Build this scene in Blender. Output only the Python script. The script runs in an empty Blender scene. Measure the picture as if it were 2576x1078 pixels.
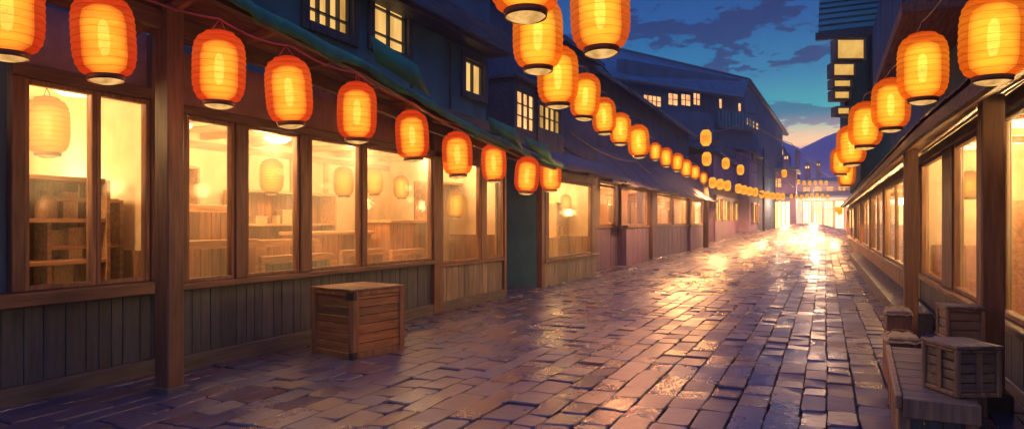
import bpy, bmesh, math, random
from mathutils import Vector, noise
random.seed(7)
S = bpy.context.scene
COL = S.collection
V3 = Vector
# ------------------------------------------------------------------ camera
EYE = 1.6; F_ = 1700.0; HZ = 560.0; CX = 1287.5; W_ = 2575.0
TH = math.atan(787.0 / F_); sn, cs = math.sin(TH), math.cos(TH)
cd = bpy.data.cameras.new('camera'); cam = bpy.data.objects.new('camera', cd); COL.objects.link(cam)
cam.location = (0, 0, EYE); cam.rotation_euler = (math.pi / 2, 0, TH)
cd.sensor_width = 36; cd.lens = 36 * F_ / W_; cd.shift_y = (HZ - 538.5) / W_; cd.clip_end = 3000
S.camera = cam

def P(px, py, d):                       # photo pixel + depth -> world point
    r = (px - CX) / F_ * d
    return V3((-d * sn + r * cs, d * cs + r * sn, EYE - (py - HZ) / F_ * d))
def yx(px, X):                          # y where pixel column px meets the plane x = X
    t = (px - CX) / F_
    return -X * (cs + t * sn) / (sn - t * cs)
def onx(px, py, X):
    y = yx(px, X); d = -X * sn + y * cs
    return V3((X, y, EYE - (py - HZ) / F_ * d))
def sst(a, b, t):
    t = min(1, max(0, (t - a) / (b - a))); return t * t * (3 - 2 * t)
def g(x, y):                            # street surface height
    h = 1.58 * sst(38, 64, y) - 0.6 * sst(65, 82, y)
    return h - 0.62 * sst(44, 62, y) * min(1, ((x + 1.45) / 2.9) ** 2) * (1 - sst(66, 80, y))

# ------------------------------------------------------------------ materials
def nt(name):
    m = bpy.data.materials.new(name); m.use_nodes = True
    t = m.node_tree; t.nodes.clear()
    return m, t, t.nodes, t.links
def N(ns, typ, **kw):
    n = ns.new(typ)
    for k, v in kw.items():
        if k in n.inputs.keys() if isinstance(k, str) else False: n.inputs[k].default_value = v
        else: setattr(n, k, v)
    return n
def rgba(c): return (c[0], c[1], c[2], 1)
def mixc(ns, ln, fac, a, b, blend='MIX'):
    m = ns.new('ShaderNodeMix'); m.data_type = 'RGBA'; m.blend_type = blend
    for sock, v in ((m.inputs[0], fac), (m.inputs[6], a), (m.inputs[7], b)):
        if isinstance(v, (int, float)): sock.default_value = v
        elif isinstance(v, tuple): sock.default_value = rgba(v)
        else: ln.new(v, sock)
    return m.outputs[2]
def ramp(ns, ln, src, stops):
    r = ns.new('ShaderNodeValToRGB'); e = r.color_ramp.elements
    while len(e) < len(stops): e.new(0.5)
    for el, (p, c) in zip(e, stops): el.position = p; el.color = rgba(c) if isinstance(c, tuple) else (c, c, c, 1)
    ln.new(src, r.inputs[0]); return r.outputs[0]
def texnoise(ns, ln, scale3, sc=1.0, detail=5, rough=.6, coord='Object'):
    tc = ns.new('ShaderNodeTexCoord'); mp = ns.new('ShaderNodeMapping'); mp.inputs['Scale'].default_value = scale3
    ln.new(tc.outputs[coord], mp.inputs[0])
    n = ns.new('ShaderNodeTexNoise'); n.inputs['Scale'].default_value = sc
    n.inputs['Detail'].default_value = detail; n.inputs['Roughness'].default_value = rough
    ln.new(mp.outputs[0], n.inputs['Vector']); return n.outputs[0]
def finish(m, t, bsdf):
    o = t.nodes.new('ShaderNodeOutputMaterial'); t.links.new(bsdf, o.inputs[0]); return m

def wood(name, col, axis='z', rough=.5, var=.5, wear=.35):
    m, t, ns, ln = nt(name)
    sc = {'z': (14, 14, 1.1), 'y': (14, 1.1, 14), 'x': (1.1, 14, 14)}[axis]
    a = texnoise(ns, ln, sc, 1.6, 6, .65)
    big = texnoise(ns, ln, (1, 1, 1), 1.4, 3, .5)
    geo = ns.new('ShaderNodeNewGeometry')
    dark = tuple(c * .45 for c in col); lite = tuple(min(1, c * 1.55) for c in col)
    c = ramp(ns, ln, a, [(.3, dark), (.52, col), (.75, lite)])
    c = mixc(ns, ln, var, c, mixc(ns, ln, 1.0, c, ramp(ns, ln, geo.outputs['Random Per Island'], [(0, (.45, .5, .6)), (.5, (.95, .9, .95)), (1, (1.5, 1.3, 1.1))]), 'MULTIPLY'))
    c = mixc(ns, ln, ramp(ns, ln, big, [(.35, wear), (.65, 0.0)]), c, mixc(ns, ln, 1.0, c, (.5, .5, .56), 'MULTIPLY'))
    b = ns.new('ShaderNodeBsdfPrincipled'); ln.new(c, b.inputs['Base Color'])
    ln.new(ramp(ns, ln, a, [(.3, rough + .15), (.7, rough - .1)]), b.inputs['Roughness'])
    bp = ns.new('ShaderNodeBump'); bp.inputs['Strength'].default_value = .35; bp.inputs['Distance'].default_value = .01
    ln.new(a, bp.inputs['Height']); ln.new(bp.outputs[0], b.inputs['Normal'])
    return finish(m, t, b.outputs[0])

def plain(name, col, rough=.7, nscale=2.0, amount=.45, bump=.15, metal=0.0):
    m, t, ns, ln = nt(name)
    a = texnoise(ns, ln, (1, 1, .7), nscale, 7, .62)
    f = texnoise(ns, ln, (1, 1, 1), nscale * 14, 4, .6)
    c = ramp(ns, ln, a, [(.3, tuple(x * (1 - amount) for x in col)), (.7, tuple(min(1, x * (1 + amount)) for x in col))])
    b = ns.new('ShaderNodeBsdfPrincipled'); ln.new(c, b.inputs['Base Color']); b.inputs['Roughness'].default_value = rough
    b.inputs['Metallic'].default_value = metal
    bp = ns.new('ShaderNodeBump'); bp.inputs['Strength'].default_value = bump; bp.inputs['Distance'].default_value = .02
    ln.new(f, bp.inputs['Height']); ln.new(bp.outputs[0], b.inputs['Normal'])
    return finish(m, t, b.outputs[0])

def emis(name, col, s, vary=0.0, sc=(6, 6, .8)):
    m, t, ns, ln = nt(name); e = ns.new('ShaderNodeEmission'); e.inputs['Strength'].default_value = s
    if vary:
        a = texnoise(ns, ln, sc, 1.0, 3, .5)
        c = ramp(ns, ln, a, [(.32, tuple(x * (1 - vary) * k for x, k in zip(col, (1, .85, .6)))), (.62, col)])
        ln.new(c, e.inputs[0])
    else: e.inputs[0].default_value = rgba(col)
    return finish(m, t, e.outputs[0])

def glass(name, tint=(1, .93, .82), frost=.10):
    m, t, ns, ln = nt(name)
    tr = ns.new('ShaderNodeBsdfTransparent'); tr.inputs[0].default_value = rgba(tint)
    tl = ns.new('ShaderNodeBsdfTranslucent')
    a = texnoise(ns, ln, (1, 1, 1), .9, 4, .6)
    tl.inputs[0].default_value = (.9, .78, .6, 1)
    gl = ns.new('ShaderNodeBsdfGlossy'); gl.inputs['Roughness'].default_value = .06
    m1 = ns.new('ShaderNodeMixShader'); ln.new(ramp(ns, ln, a, [(.35, frost * .5), (.7, frost * 1.6)]), m1.inputs[0])
    ln.new(tr.outputs[0], m1.inputs[1]); ln.new(tl.outputs[0], m1.inputs[2])
    fr = ns.new('ShaderNodeFresnel'); fr.inputs[0].default_value = 1.22
    gq = ns.new('ShaderNodeNewGeometry'); sb_ = N(ns, 'ShaderNodeMath', operation='SUBTRACT'); sb_.inputs[0].default_value = 1.0; ln.new(gq.outputs['Backfacing'], sb_.inputs[1])
    mf = N(ns, 'ShaderNodeMath', operation='MULTIPLY'); ln.new(fr.outputs[0], mf.inputs[0]); ln.new(sb_.outputs[0], mf.inputs[1])
    m2 = ns.new('ShaderNodeMixShader'); ln.new(mf.outputs[0], m2.inputs[0])
    ln.new(m1.outputs[0], m2.inputs[1]); ln.new(gl.outputs[0], m2.inputs[2])
    return finish(m, t, m2.outputs[0])

def paper(name, col, tint, es, fac, ribs=True):
    """thin lit lantern paper: glows by itself and lets the bulb tube inside show through; bamboo ribs as darker rings"""
    m, t, ns, ln = nt(name)
    tc = ns.new('ShaderNodeTexCoord'); sp = ns.new('ShaderNodeSeparateXYZ'); ln.new(tc.outputs['Object'], sp.inputs[0])
    wob = texnoise(ns, ln, (3, 3, 3), 1.6, 2, .5)
    ad = N(ns, 'ShaderNodeMath', operation='MULTIPLY_ADD'); ln.new(wob, ad.inputs[0]); ad.inputs[1].default_value = .035; ln.new(sp.outputs[2], ad.inputs[2])
    mu = N(ns, 'ShaderNodeMath', operation='MULTIPLY'); ln.new(ad.outputs[0], mu.inputs[0]); mu.inputs[1].default_value = 17.5
    fr = N(ns, 'ShaderNodeMath', operation='FRACT'); ln.new(mu.outputs[0], fr.inputs[0])
    rib = ramp(ns, ln, fr.outputs[0], [(0, .48), (.06, .95), (.5, 1.0), (.93, .93), (1, .48)])
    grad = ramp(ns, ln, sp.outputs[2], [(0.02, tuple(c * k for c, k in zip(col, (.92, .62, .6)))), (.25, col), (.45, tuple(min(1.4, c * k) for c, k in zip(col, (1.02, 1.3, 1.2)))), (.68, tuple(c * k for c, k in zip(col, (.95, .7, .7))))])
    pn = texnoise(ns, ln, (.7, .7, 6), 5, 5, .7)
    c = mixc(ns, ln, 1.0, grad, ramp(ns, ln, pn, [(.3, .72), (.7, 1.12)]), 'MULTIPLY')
    oi = ns.new('ShaderNodeObjectInfo'); c = mixc(ns, ln, 1.0, c, ramp(ns, ln, oi.outputs['Random'], [(0, (.84, .72, .7)), (.5, (1, 1, 1)), (1, (1.1, 1.3, 1.2))]), 'MULTIPLY')
    c = mixc(ns, ln, 1.0, c, rib, 'MULTIPLY')
    e = ns.new('ShaderNodeEmission'); e.inputs[1].default_value = es; ln.new(c, e.inputs[0])
    tr = ns.new('ShaderNodeBsdfTransparent'); ln.new(mixc(ns, ln, 1.0, tint, rib, 'MULTIPLY'), tr.inputs[0])
    mx = ns.new('ShaderNodeMixShader'); mx.inputs[0].default_value = fac
    ln.new(tr.outputs[0], mx.inputs[1]); ln.new(e.outputs[0], mx.inputs[2])
    return finish(m, t, mx.outputs[0])

def veil(name, col, s, fac):
    m, t, ns, ln = nt(name)
    a = texnoise(ns, ln, (1.2, 1.2, 11), 2.2, 4, .6)
    e = ns.new('ShaderNodeEmission'); e.inputs[1].default_value = s
    ln.new(ramp(ns, ln, a, [(.32, tuple(x * k for x, k in zip(col, (.75, .5, .35)))), (.66, tuple(x * k for x, k in zip(col, (1.15, 1.25, 1.3))))]), e.inputs[0])
    tr = ns.new('ShaderNodeBsdfTransparent'); mx = ns.new('ShaderNodeMixShader'); mx.inputs[0].default_value = fac
    ln.new(tr.outputs[0], mx.inputs[1]); ln.new(e.outputs[0], mx.inputs[2])
    return finish(m, t, mx.outputs[0])

def road_mat():
    m, t, ns, ln = nt('wet cobbles')
    geo = ns.new('ShaderNodeNewGeometry')
    a = texnoise(ns, ln, (1, 1, 1), 5.5, 6, .65); b_ = texnoise(ns, ln, (1, 1, 1), 38, 4, .6); big = texnoise(ns, ln, (1, .45, 1), .55, 4, .55)
    c = ramp(ns, ln, geo.outputs['Random Per Island'], [(0, (.040, .052, .120)), (.25, (.070, .060, .125)), (.5, (.105, .068, .110)), (.72, (.130, .070, .080)), (.9, (.055, .070, .140)), (1, (.15, .10, .125))])
    c = mixc(ns, ln, 1.0, c, ramp(ns, ln, a, [(.3, (.32, .38, .48)), (.7, (.78, .85, 1.0))]), 'MULTIPLY')
    p = ns.new('ShaderNodeBsdfPrincipled'); ln.new(c, p.inputs['Base Color'])
    r1 = ramp(ns, ln, big, [(.36, .05), (.60, .24)])
    rr = N(ns, 'ShaderNodeMath', operation='MULTIPLY_ADD'); ln.new(a, rr.inputs[0]); rr.inputs[1].default_value = .22
    mh = N(ns, 'ShaderNodeMath', operation='MULTIPLY'); ln.new(geo.outputs['Random Per Island'], mh.inputs[0]); mh.inputs[1].default_value = 37.3
    mf_ = N(ns, 'ShaderNodeMath', operation='FRACT'); ln.new(mh.outputs[0], mf_.inputs[0])
    ma = N(ns, 'ShaderNodeMath', operation='ADD'); ln.new(r1, ma.inputs[0]); ln.new(ramp(ns, ln, mf_.outputs[0], [(0, 0.0), (.35, .02), (.6, .10), (1, .16)]), ma.inputs[1]); ln.new(ma.outputs[0], rr.inputs[2])
    ln.new(rr.outputs[0], p.inputs['Roughness']); p.inputs['Specular IOR Level'].default_value = .75
    bp = ns.new('ShaderNodeBump'); bp.inputs['Strength'].default_value = .42; bp.inputs['Distance'].default_value = .02
    mm = N(ns, 'ShaderNodeMath', operation='MULTIPLY_ADD'); ln.new(b_, mm.inputs[0]); mm.inputs[1].default_value = .25; ln.new(a, mm.inputs[2])
    ln.new(mm.outputs[0], bp.inputs['Height']); ln.new(bp.outputs[0], p.inputs['Normal'])
    return finish(m, t, p.outputs[0])

M = {}
M['post'] = wood('brown post timber', (.105, .055, .038), 'z')
M['beam'] = wood('brown beam timber', (.10, .055, .04), 'y')
M['rafter'] = wood('rafter timber', (.22, .10, .06), 'x')
M['soffit'] = wood('soffit boards', (.19, .085, .055), 'y')
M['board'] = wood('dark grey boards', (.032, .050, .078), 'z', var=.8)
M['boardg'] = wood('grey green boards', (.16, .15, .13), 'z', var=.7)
M['boardr'] = wood('brown red boards', (.15, .085, .06), 'z', var=.7)
M['purple'] = wood('violet painted boards', (.095, .062, .150), 'z', var=.4)
M['plinth'] = wood('plinth timber', (.055, .058, .068), 'y')
M['mauve'] = plain('mauve header plaster', (.25, .14, .15), .7)
M['wallb'] = plain('blue slate plaster', (.035, .155, .195), .75, 1.2, .4)
M['walld'] = plain('dark blue plaster', (.036, .080, .140), .8, 1.1, .4)
M['wallg'] = plain('dark green plaster', (.03, .085, .070), .8, 1.1, .45)
M['wallv'] = plain('violet plaster', (.17, .115, .24), .8, 1.0, .35)
M['wallp'] = plain('pale pink plaster', (.55, .36, .40), .8, .8, .25)
M['trim'] = wood('slate trim', (.06, .068, .085), 'y', var=.3)
M['trimz'] = wood('slate window frame', (.05, .065, .08), 'z', var=.3)
M['framew'] = wood('warm window frame', (.21, .11, .065), 'z', var=.3)
M['roofd'] = plain('dark roof felt', (.032, .075, .135), .6, 1.6, .5, .4)
M['roofr'] = wood('brown roof shingle', (.075, .04, .034), 'x', var=.7)
M['tarp'] = plain('green tarpaulin', (.008, .14, .060), .6, 3.0, .55, .2)
M['awncl'] = plain('dark awning cloth', (.055, .052, .070), .65, 2.2, .5, .3)
M['inwall'] = plain('cream interior wall', (.70, .52, .33), .8, 1.5, .25)
M['inceil'] = plain('cream ceiling', (.78, .62, .40), .8, 1.5, .2)
M['infloor'] = wood('interior floor', (.35, .19, .09), 'y')
M['inwood'] = wood('interior planks', (.30, .13, .06), 'z', var=.8)
M['inwoody'] = wood('interior shelf timber', (.50, .27, .13), 'y', var=.4)
M['inyel'] = wood('yellow cabinet timber', (.60, .42, .14), 'z', var=.5)
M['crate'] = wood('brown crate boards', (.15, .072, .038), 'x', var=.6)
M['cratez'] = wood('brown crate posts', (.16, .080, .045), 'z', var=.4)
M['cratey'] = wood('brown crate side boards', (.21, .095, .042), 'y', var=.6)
M['gcrate'] = wood('weathered crate boards', (.13, .105, .085), 'x', var=.6)
M['gcratez'] = wood('weathered crate posts', (.19, .12, .08), 'z', var=.4)
M['iron'] = plain('dark iron', (.03, .028, .03), .5, 6, .4, .2, .6)
M['wire'] = plain('black wire', (.02, .02, .022), .6)
M['redcord'] = plain('red cord', (.45, .06, .03), .6)
M['goldcord'] = plain('ochre cord', (.32, .20, .07), .6)
M['ring'] = plain('lantern ring', (.16, .055, .03), .5)
M['paperwrap'] = plain('creased wrapping paper', (.20, .16, .10), .6, 5, .35, .6)
M['jar'] = plain('brown jar glaze', (.22, .10, .05), .35, 8, .5)
M['boxw'] = plain('pale box card', (.52, .36, .20), .7, 8, .4)
M['slatg'] = wood('green roof slats', (.045, .12, .105), 'x', .5, .5)
M['tan'] = plain('tan lamp frame', (.34, .25, .15), .6)
M['glass'] = glass('shop glass')
M['lit'] = emis('lit window', (1.0, .58, .17), 1.1, .55, (2.6, 2.6, .5))
M['litp'] = emis('lit peach window', (1.0, .47, .18), 1.7, .5, (2.2, 2.2, 2.2))
M['lity'] = emis('bright yellow window', (1.0, .72, .18), 1.5, .4, (1.4, 1.4, 1.0))
M['blaze'] = emis('blazing shop front', (1.0, .56, .20), 8.0, .45, (.9, .9, .12))
M['boxlit'] = emis('lit box lamp panel', (1.0, .60, .16), .95, .25, (2, 2, 2))
M['lamp'] = emis('ceiling lamp glass', (1.0, .86, .55), 3.5)
M['core'] = emis('lantern bulb tube', (1.0, .84, .34), 3.6)
M['halo'] = veil('inner glow layers', (1.0, .54, .08), 3.2, .14)  # layered emission standing in for the soft glow inside a lantern
M['disc'] = emis('lantern bottom glow', (1.0, .56, .18), 1.0, .5, (9, 9, 9))
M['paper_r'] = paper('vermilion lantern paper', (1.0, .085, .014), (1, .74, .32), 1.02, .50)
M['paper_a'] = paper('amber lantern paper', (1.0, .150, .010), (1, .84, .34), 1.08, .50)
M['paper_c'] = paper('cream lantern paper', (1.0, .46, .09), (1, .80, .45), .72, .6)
M['tiny'] = emis('far lantern paper', (1.0, .40, .035), 1.5, .35, (2, 2, 4))
M['hill'] = plain('dusky hill', (.19, .15, .34), .9, .02, .3, .1)
M['earth'] = plain('dark wet earth', (.03, .03, .04), .6, 1.0, .4)
M['road'] = road_mat()

# ------------------------------------------------------------------ mesh builder
class MB:
    def __init__(s): s.v = []; s.f = []; s.sm = []
    def hexa(s, pts, smooth=False):
        b = len(s.v); s.v += [V3(p) for p in pts]
        for q in ((0, 3, 2, 1), (4, 5, 6, 7), (0, 1, 5, 4), (1, 2, 6, 5), (2, 3, 7, 6), (3, 0, 4, 7)):
            s.f.append(tuple(b + i for i in q)); s.sm.append(smooth)
        return s
    def box(s, x0, x1, y0, y1, z0, z1):
        return s.hexa([(x0, y0, z0), (x1, y0, z0), (x1, y1, z0), (x0, y1, z0), (x0, y0, z1), (x1, y0, z1), (x1, y1, z1), (x0, y1, z1)])
    def obox(s, O, u, n, u0, u1, z0, z1, n0, n1):
        O = V3(O); u = V3(u); n = V3(n); k = V3((0, 0, 1))
        c = lambda a, b, e: O + u * a + n * b + k * e
        return s.hexa([c(u0, n0, z0), c(u1, n0, z0), c(u1, n1, z0), c(u0, n1, z0), c(u0, n0, z1), c(u1, n0, z1), c(u1, n1, z1), c(u0, n1, z1)])
    def slab(s, pts, th):                       # planar polygon with thickness along vector th
        b = len(s.v); n = len(pts); th = V3(th)
        s.v += [V3(p) for p in pts] + [V3(p) + th for p in pts]
        s.f.append(tuple(b + i for i in range(n))); s.f.append(tuple(b + n + i for i in reversed(range(n))))
        s.sm += [False, False]
        for i in range(n):
            j = (i + 1) % n; s.f.append((b + i, b + n + i, b + n + j, b + j)); s.sm.append(False)
        return s
    def tube(s, pts, r, seg=6, r2=None):
        pts = [V3(p) for p in pts]; b = len(s.v); n = len(pts)
        for i, p in enumerate(pts):
            tdir = (pts[min(i + 1, n - 1)] - pts[max(i - 1, 0)]).normalized()
            up = V3((0, 0, 1)) if abs(tdir.z) < .9 else V3((1, 0, 0))
            a = tdir.cross(up).normalized(); c = a.cross(tdir).normalized()
            rr = r if r2 is None else r + (r2 - r) * i / (n - 1)
            for k in range(seg):
                w = 2 * math.pi * k / seg; s.v.append(p + a * math.cos(w) * rr + c * math.sin(w) * rr)
        for i in range(n - 1):
            for k in range(seg):
                l = (k + 1) % seg; s.f.append((b + i * seg + k, b + i * seg + l, b + (i + 1) * seg + l, b + (i + 1) * seg + k)); s.sm.append(True)
        s.f.append(tuple(b + k for k in reversed(range(seg)))); s.f.append(tuple(b + (n - 1) * seg + k for k in range(seg))); s.sm += [False, False]
        return s
    def lathe(s, prof, seg=24, cap0=False, cap1=False, c=(0, 0, 0)):
        b = len(s.v); n = len(prof); c = V3(c)
        for r, z in prof:
            for k in range(seg):
                w = 2 * math.pi * k / seg; s.v.append(c + V3((r * math.cos(w), r * math.sin(w), z)))
        for i in range(n - 1):
            for k in range(seg):
                l = (k + 1) % seg; s.f.append((b + i * seg + k, b + i * seg + l, b + (i + 1) * seg + l, b + (i + 1) * seg + k)); s.sm.append(True)
        if cap0: s.f.append(tuple(b + k for k in reversed(range(seg)))); s.sm.append(False)
        if cap1: s.f.append(tuple(b + (n - 1) * seg + k for k in range(seg))); s.sm.append(False)
        return s
    def grid(s, rows, smooth=True):
        b = len(s.v); n = len(rows[0])
        for r in rows: s.v += [V3(p) for p in r]
        for i in range(len(rows) - 1):
            for j in range(n - 1):
                s.f.append((b + i * n + j, b + i * n + j + 1, b + (i + 1) * n + j + 1, b + (i + 1) * n + j)); s.sm.append(smooth)
        return s
    def boards(s, O, u, n, u0, u1, z0, z1, n0, n1, w=.16, gap=.006, horiz=False, jit=.35):
        """a run of separate planks standing side by side (or lying on edge when horiz)"""
        a, e = (u0, u1) if not horiz else (z0, z1)
        while a < e - .02:
            ww = min(e - a, w * (1 + random.uniform(-jit, jit)))
            if e - a - ww < .04: ww = e - a
            o = random.uniform(-.004, .004)
            if not horiz: s.obox(O, u, n, a + gap / 2, a + ww - gap / 2, z0, z1, n0, n1 + o)
            else: s.obox(O, u, n, u0, u1, a + gap / 2, a + ww - gap / 2, n0, n1 + o)
            a += ww
        return s

WLOC = {}
def thing(name, label, cat, loc=(0, 0, 0), group=None, kind=None):
    o = bpy.data.objects.new(name, None); COL.objects.link(o); o.location = loc; o.empty_display_size = .2
    o['label'] = label; o['category'] = cat
    if group: o['group'] = group
    if kind: o['kind'] = kind
    WLOC[o.name] = V3(loc); return o
def obj(mb, name, mat, parent=None, bevel=0.0, seg=1, label=None):
    me = bpy.data.meshes.new(name); off = WLOC[parent.name] if parent else V3((0, 0, 0))
    me.from_pydata([v - off for v in mb.v], [], mb.f)
    bm = bmesh.new(); bm.from_mesh(me); bmesh.ops.recalc_face_normals(bm, faces=bm.faces); bm.to_mesh(me); bm.free()
    me.polygons.foreach_set('use_smooth', mb.sm)
    me.materials.append(M[mat] if isinstance(mat, str) else mat)
    o = bpy.data.objects.new(name, me); COL.objects.link(o)
    if parent: o.parent = parent
    WLOC[o.name] = off
    if bevel:
        b = o.modifiers.new('bevel', 'BEVEL'); b.width = bevel; b.segments = seg; b.limit_method = 'ANGLE'
    if label: o['label'] = label
    return o
def tag(o, label, cat=None, group=None, kind=None):
    o['label'] = label
    if cat: o['category'] = cat
    if group: o['group'] = group
    if kind: o['kind'] = kind
    return o
def copy_tree(o, parent=None):
    c = o.copy(); COL.objects.link(c)
    if parent: c.parent = parent
    for ch in list(o.children): copy_tree(ch, c)
    return c
def light(name, loc, power, col=(1, .62, .28), r=.08, parent=None):
    l = bpy.data.lights.new(name, 'SPOT' if name == 'bulb_light' else 'POINT')   # a lantern throws its light down through its open bottom
    if name == 'bulb_light': l.spot_size = math.radians(170); l.spot_blend = .3
    l.energy = power; l.color = col; l.shadow_soft_size = r
    o = bpy.data.objects.new(name, l); COL.objects.link(o)
    o.location = V3(loc) - (WLOC[parent.name] if parent else V3((0, 0, 0)))
    if parent: o.parent = parent
    return o
INT = 1.5
UY, UX = (0, 1, 0), (1, 0, 0)

def window(parent, O, u, n, u0, u1, z0, z1, fm='framew', pm='glass', fw=.05, depth=.07, cols=1, rows=1, bar=.018, proud=.02, rowz=None):
    """window frame with bars, its pane a sub-part"""
    f = MB()
    f.obox(O, u, n, u0, u0 + fw, z0, z1, -depth, proud); f.obox(O, u, n, u1 - fw, u1, z0, z1, -depth, proud)
    f.obox(O, u, n, u0 + fw, u1 - fw, z1 - fw, z1, -depth, proud - .002); f.obox(O, u, n, u0 + fw, u1 - fw, z0, z0 + fw, -depth, proud - .002)
    for i in range(1, cols):
        a = u0 + fw + (u1 - u0 - 2 * fw) * i / cols; f.obox(O, u, n, a - bar / 2, a + bar / 2, z0 + fw, z1 - fw, -depth * .7, 0)
    for zz in (rowz if rowz else [z0 + fw + (z1 - z0 - 2 * fw) * i / rows for i in range(1, rows)]):
        f.obox(O, u, n, u0 + fw, u1 - fw, zz - bar / 2, zz + bar / 2, -depth * .65, -.004)
    w = obj(f, 'window', fm, parent, .006)
    p = MB(); p.obox(O, u, n, u0 + fw * .6, u1 - fw * .6, z0 + fw * .6, z1 - fw * .6, -depth * .6 - .006, -depth * .6)
    obj(p, 'pane', pm, w); return w

def wall_holes(O, u, n, u0, u1, z0, z1, holes, n0, n1):
    mb = MB(); us = sorted({u0, u1} | {h[0] for h in holes} | {h[1] for h in holes}); zs = sorted({z0, z1} | {h[2] for h in holes} | {h[3] for h in holes})
    for a, b in zip(us, us[1:]):
        run = None
        for c, d in zip(zs, zs[1:]):
            ins = any(h[0] < (a + b) / 2 < h[1] and h[2] < (c + d) / 2 < h[3] for h in holes)
            if not ins: run = [c, d] if run is None else [run[0], d]
            if ins and run: mb.obox(O, u, n, a, b, run[0], run[1], n0, n1); run = None
        if run: mb.obox(O, u, n, a, b, run[0], run[1], n0, n1)
    return mb

def room(parent, X, side, y0, y1, z0, z1, depth):
    """the lit room behind a shop front at x = X; side +1 = front looks to +x"""
    xa, xb = sorted((X - side * .14, X - side * depth)); t = .08
    w = MB()
    bx = xa - t if side > 0 else xb; w.box(bx, bx + t, y0 - t, y1 + t, z0, z1)
    w.box(xa, xb, y0 - t, y0, z0, z1); w.box(xa, xb, y1, y1 + t, z0, z1)
    obj(w, 'interior_wall', 'inwall', parent)
    st_ = MB(); yy = y0 + .35; fx0, fx1 = (xa, xa + .035) if side > 0 else (xb - .035, xb)
    while yy < y1 - .2: st_.box(fx0, fx1, yy, yy + .11, z0, z1 - .25); yy += random.choice((.75, .95, 1.3))
    st_.box(fx0, fx1 if side > 0 else fx1, y0, y1, z1 - .25, z1 - .13)
    obj(st_, 'wall_panelling', 'inwoody', parent)
    obj(MB().boards((0, y1 - .03, 0), UX, UY, xa + .04, xb - .01, z0, z0 + 1.0, 0, .028, .17), 'wainscot', 'inwood', parent)
    cb = MB(); yy = y0 + .4
    while yy < y1: cb.box(xa + .04, xb - .04, yy, yy + .1, z1 - .1, z1 - .002); yy += 1.1
    obj(cb, 'ceiling_beams', 'inwoody', parent)
    obj(MB().box(xa - t, xb + t, y0 - t, y1 + t, z1, z1 + t), 'ceiling', 'inceil', parent)
    obj(MB().box(xa - t, xb + t, y0 - t, y1 + t, z0 - t, z0), 'interior_floor', 'infloor', parent)

# ------------------------------------------------------------------ ground, road, hills
def axis(a, b, fine, far):
    out = []; y = a
    while y < b: out.append(y); y += fine if -12 < y < 100 else far
    return out + [b]
xs = [-215, -60, -30, -16] + [-10 + i * .8 for i in range(17)] + [5, 10, 30, 80, 215]
ys = [-60, -30, -12, -4] + [0 + i * 2 for i in range(50)] + [105, 120, 150, 200, 238]
gm = MB().grid([[(x, y, g(x, y) - .05) for x in xs] for y in ys])
tag(obj(gm, 'ground', 'earth'), 'dark wet ground under the street', kind='structure')

def cobbles():
    mb = MB(); x = -7.8; gap = .010
    while x < 2.2:
        w = random.uniform(.20, .30); y = 1.5 + random.uniform(0, .6)
        # skip what lies behind the fronts far away
        while y < 92:
            l = random.uniform(.30, .58) * (1 if random.random() > .12 else 1.35)
            if not (y > 60 and (x < -7 or x > 2.4)):
                d = y * cs - x * sn
                j = lambda k=.014: random.uniform(-k, k)
                tilt = V3((j(.045), j(.045), 0)); hgt = random.uniform(-.005, .006)
                cx, cy = x + w / 2, y + l / 2
                c4 = [(x + gap / 2 + j(.01), y + gap / 2 + j(.02)), (x + w - gap / 2 + j(.01), y + gap / 2 + j(.02)), (x + w - gap / 2 + j(.01), y + l - gap / 2 + j(.02)), (x + gap / 2 + j(.01), y + l - gap / 2 + j(.02))]
                b = len(mb.v)
                ins = .010
                # rounded outline: 8 points per ring (corner cut)
                def ring(inset, dz):
                    r = []
                    cc = .022 + inset * .2
                    for i in range(4):
                        p = V3((*c4[i], 0)); a = V3((*c4[i - 1], 0)); q = V3((*c4[(i + 1) % 4], 0)); ce = V3((cx, cy, 0))
                        for o in (a, q):
                            e = p + (o - p).normalized() * cc
                            e = e + (ce - p).normalized() * inset * 1.2
                            r.append((e.x, e.y, g(e.x, e.y) + dz + hgt + tilt.x * (e.x - cx) + tilt.y * (e.y - cy)))
                    return r
                R0 = ring(0, -.05); R1 = ring(.0, -.012); R2 = ring(ins, 0)
                mb.v += [V3(p) for p in R0 + R1 + R2]
                for k in range(8):
                    l2 = (k + 1) % 8
                    mb.f.append((b + k, b + l2, b + 8 + l2, b + 8 + k)); mb.sm.append(False)
                    mb.f.append((b + 8 + k, b + 8 + l2, b + 16 + l2, b + 16 + k)); mb.sm.append(False)
                mb.f.append(tuple(b + 16 + k for k in range(8))); mb.sm.append(False)
            y += l
        x += w
    return mb
tag(obj(cobbles(), 'road', 'road'), 'wet cobbled street climbing to a bright crest', kind='structure')

def hills():
    rows = []
    X = [-210 + i * 6 for i in range(71)]
    for k in range(9):
        y = 140 + k * 12; f = math.sin(math.pi * min(1, k / 5) / 2) if k <= 5 else 1 - (k - 5) * .12
        r = []
        for x in X:
            dd = abs(x + 6)
            h = 23 + 11 * min(1, dd / 24) + 5 * noise.noise(V3((x * .05, y * .02, 3))) + 3 * noise.noise(V3((x * .15, y * .06, 9)))
            r.append((x, y, -1 + h * f))
        rows.append(r)
    return MB().grid(rows, True)
tag(obj(hills(), 'hills', 'hill'), 'dusky violet hills closing the street end', kind='structure')

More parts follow.
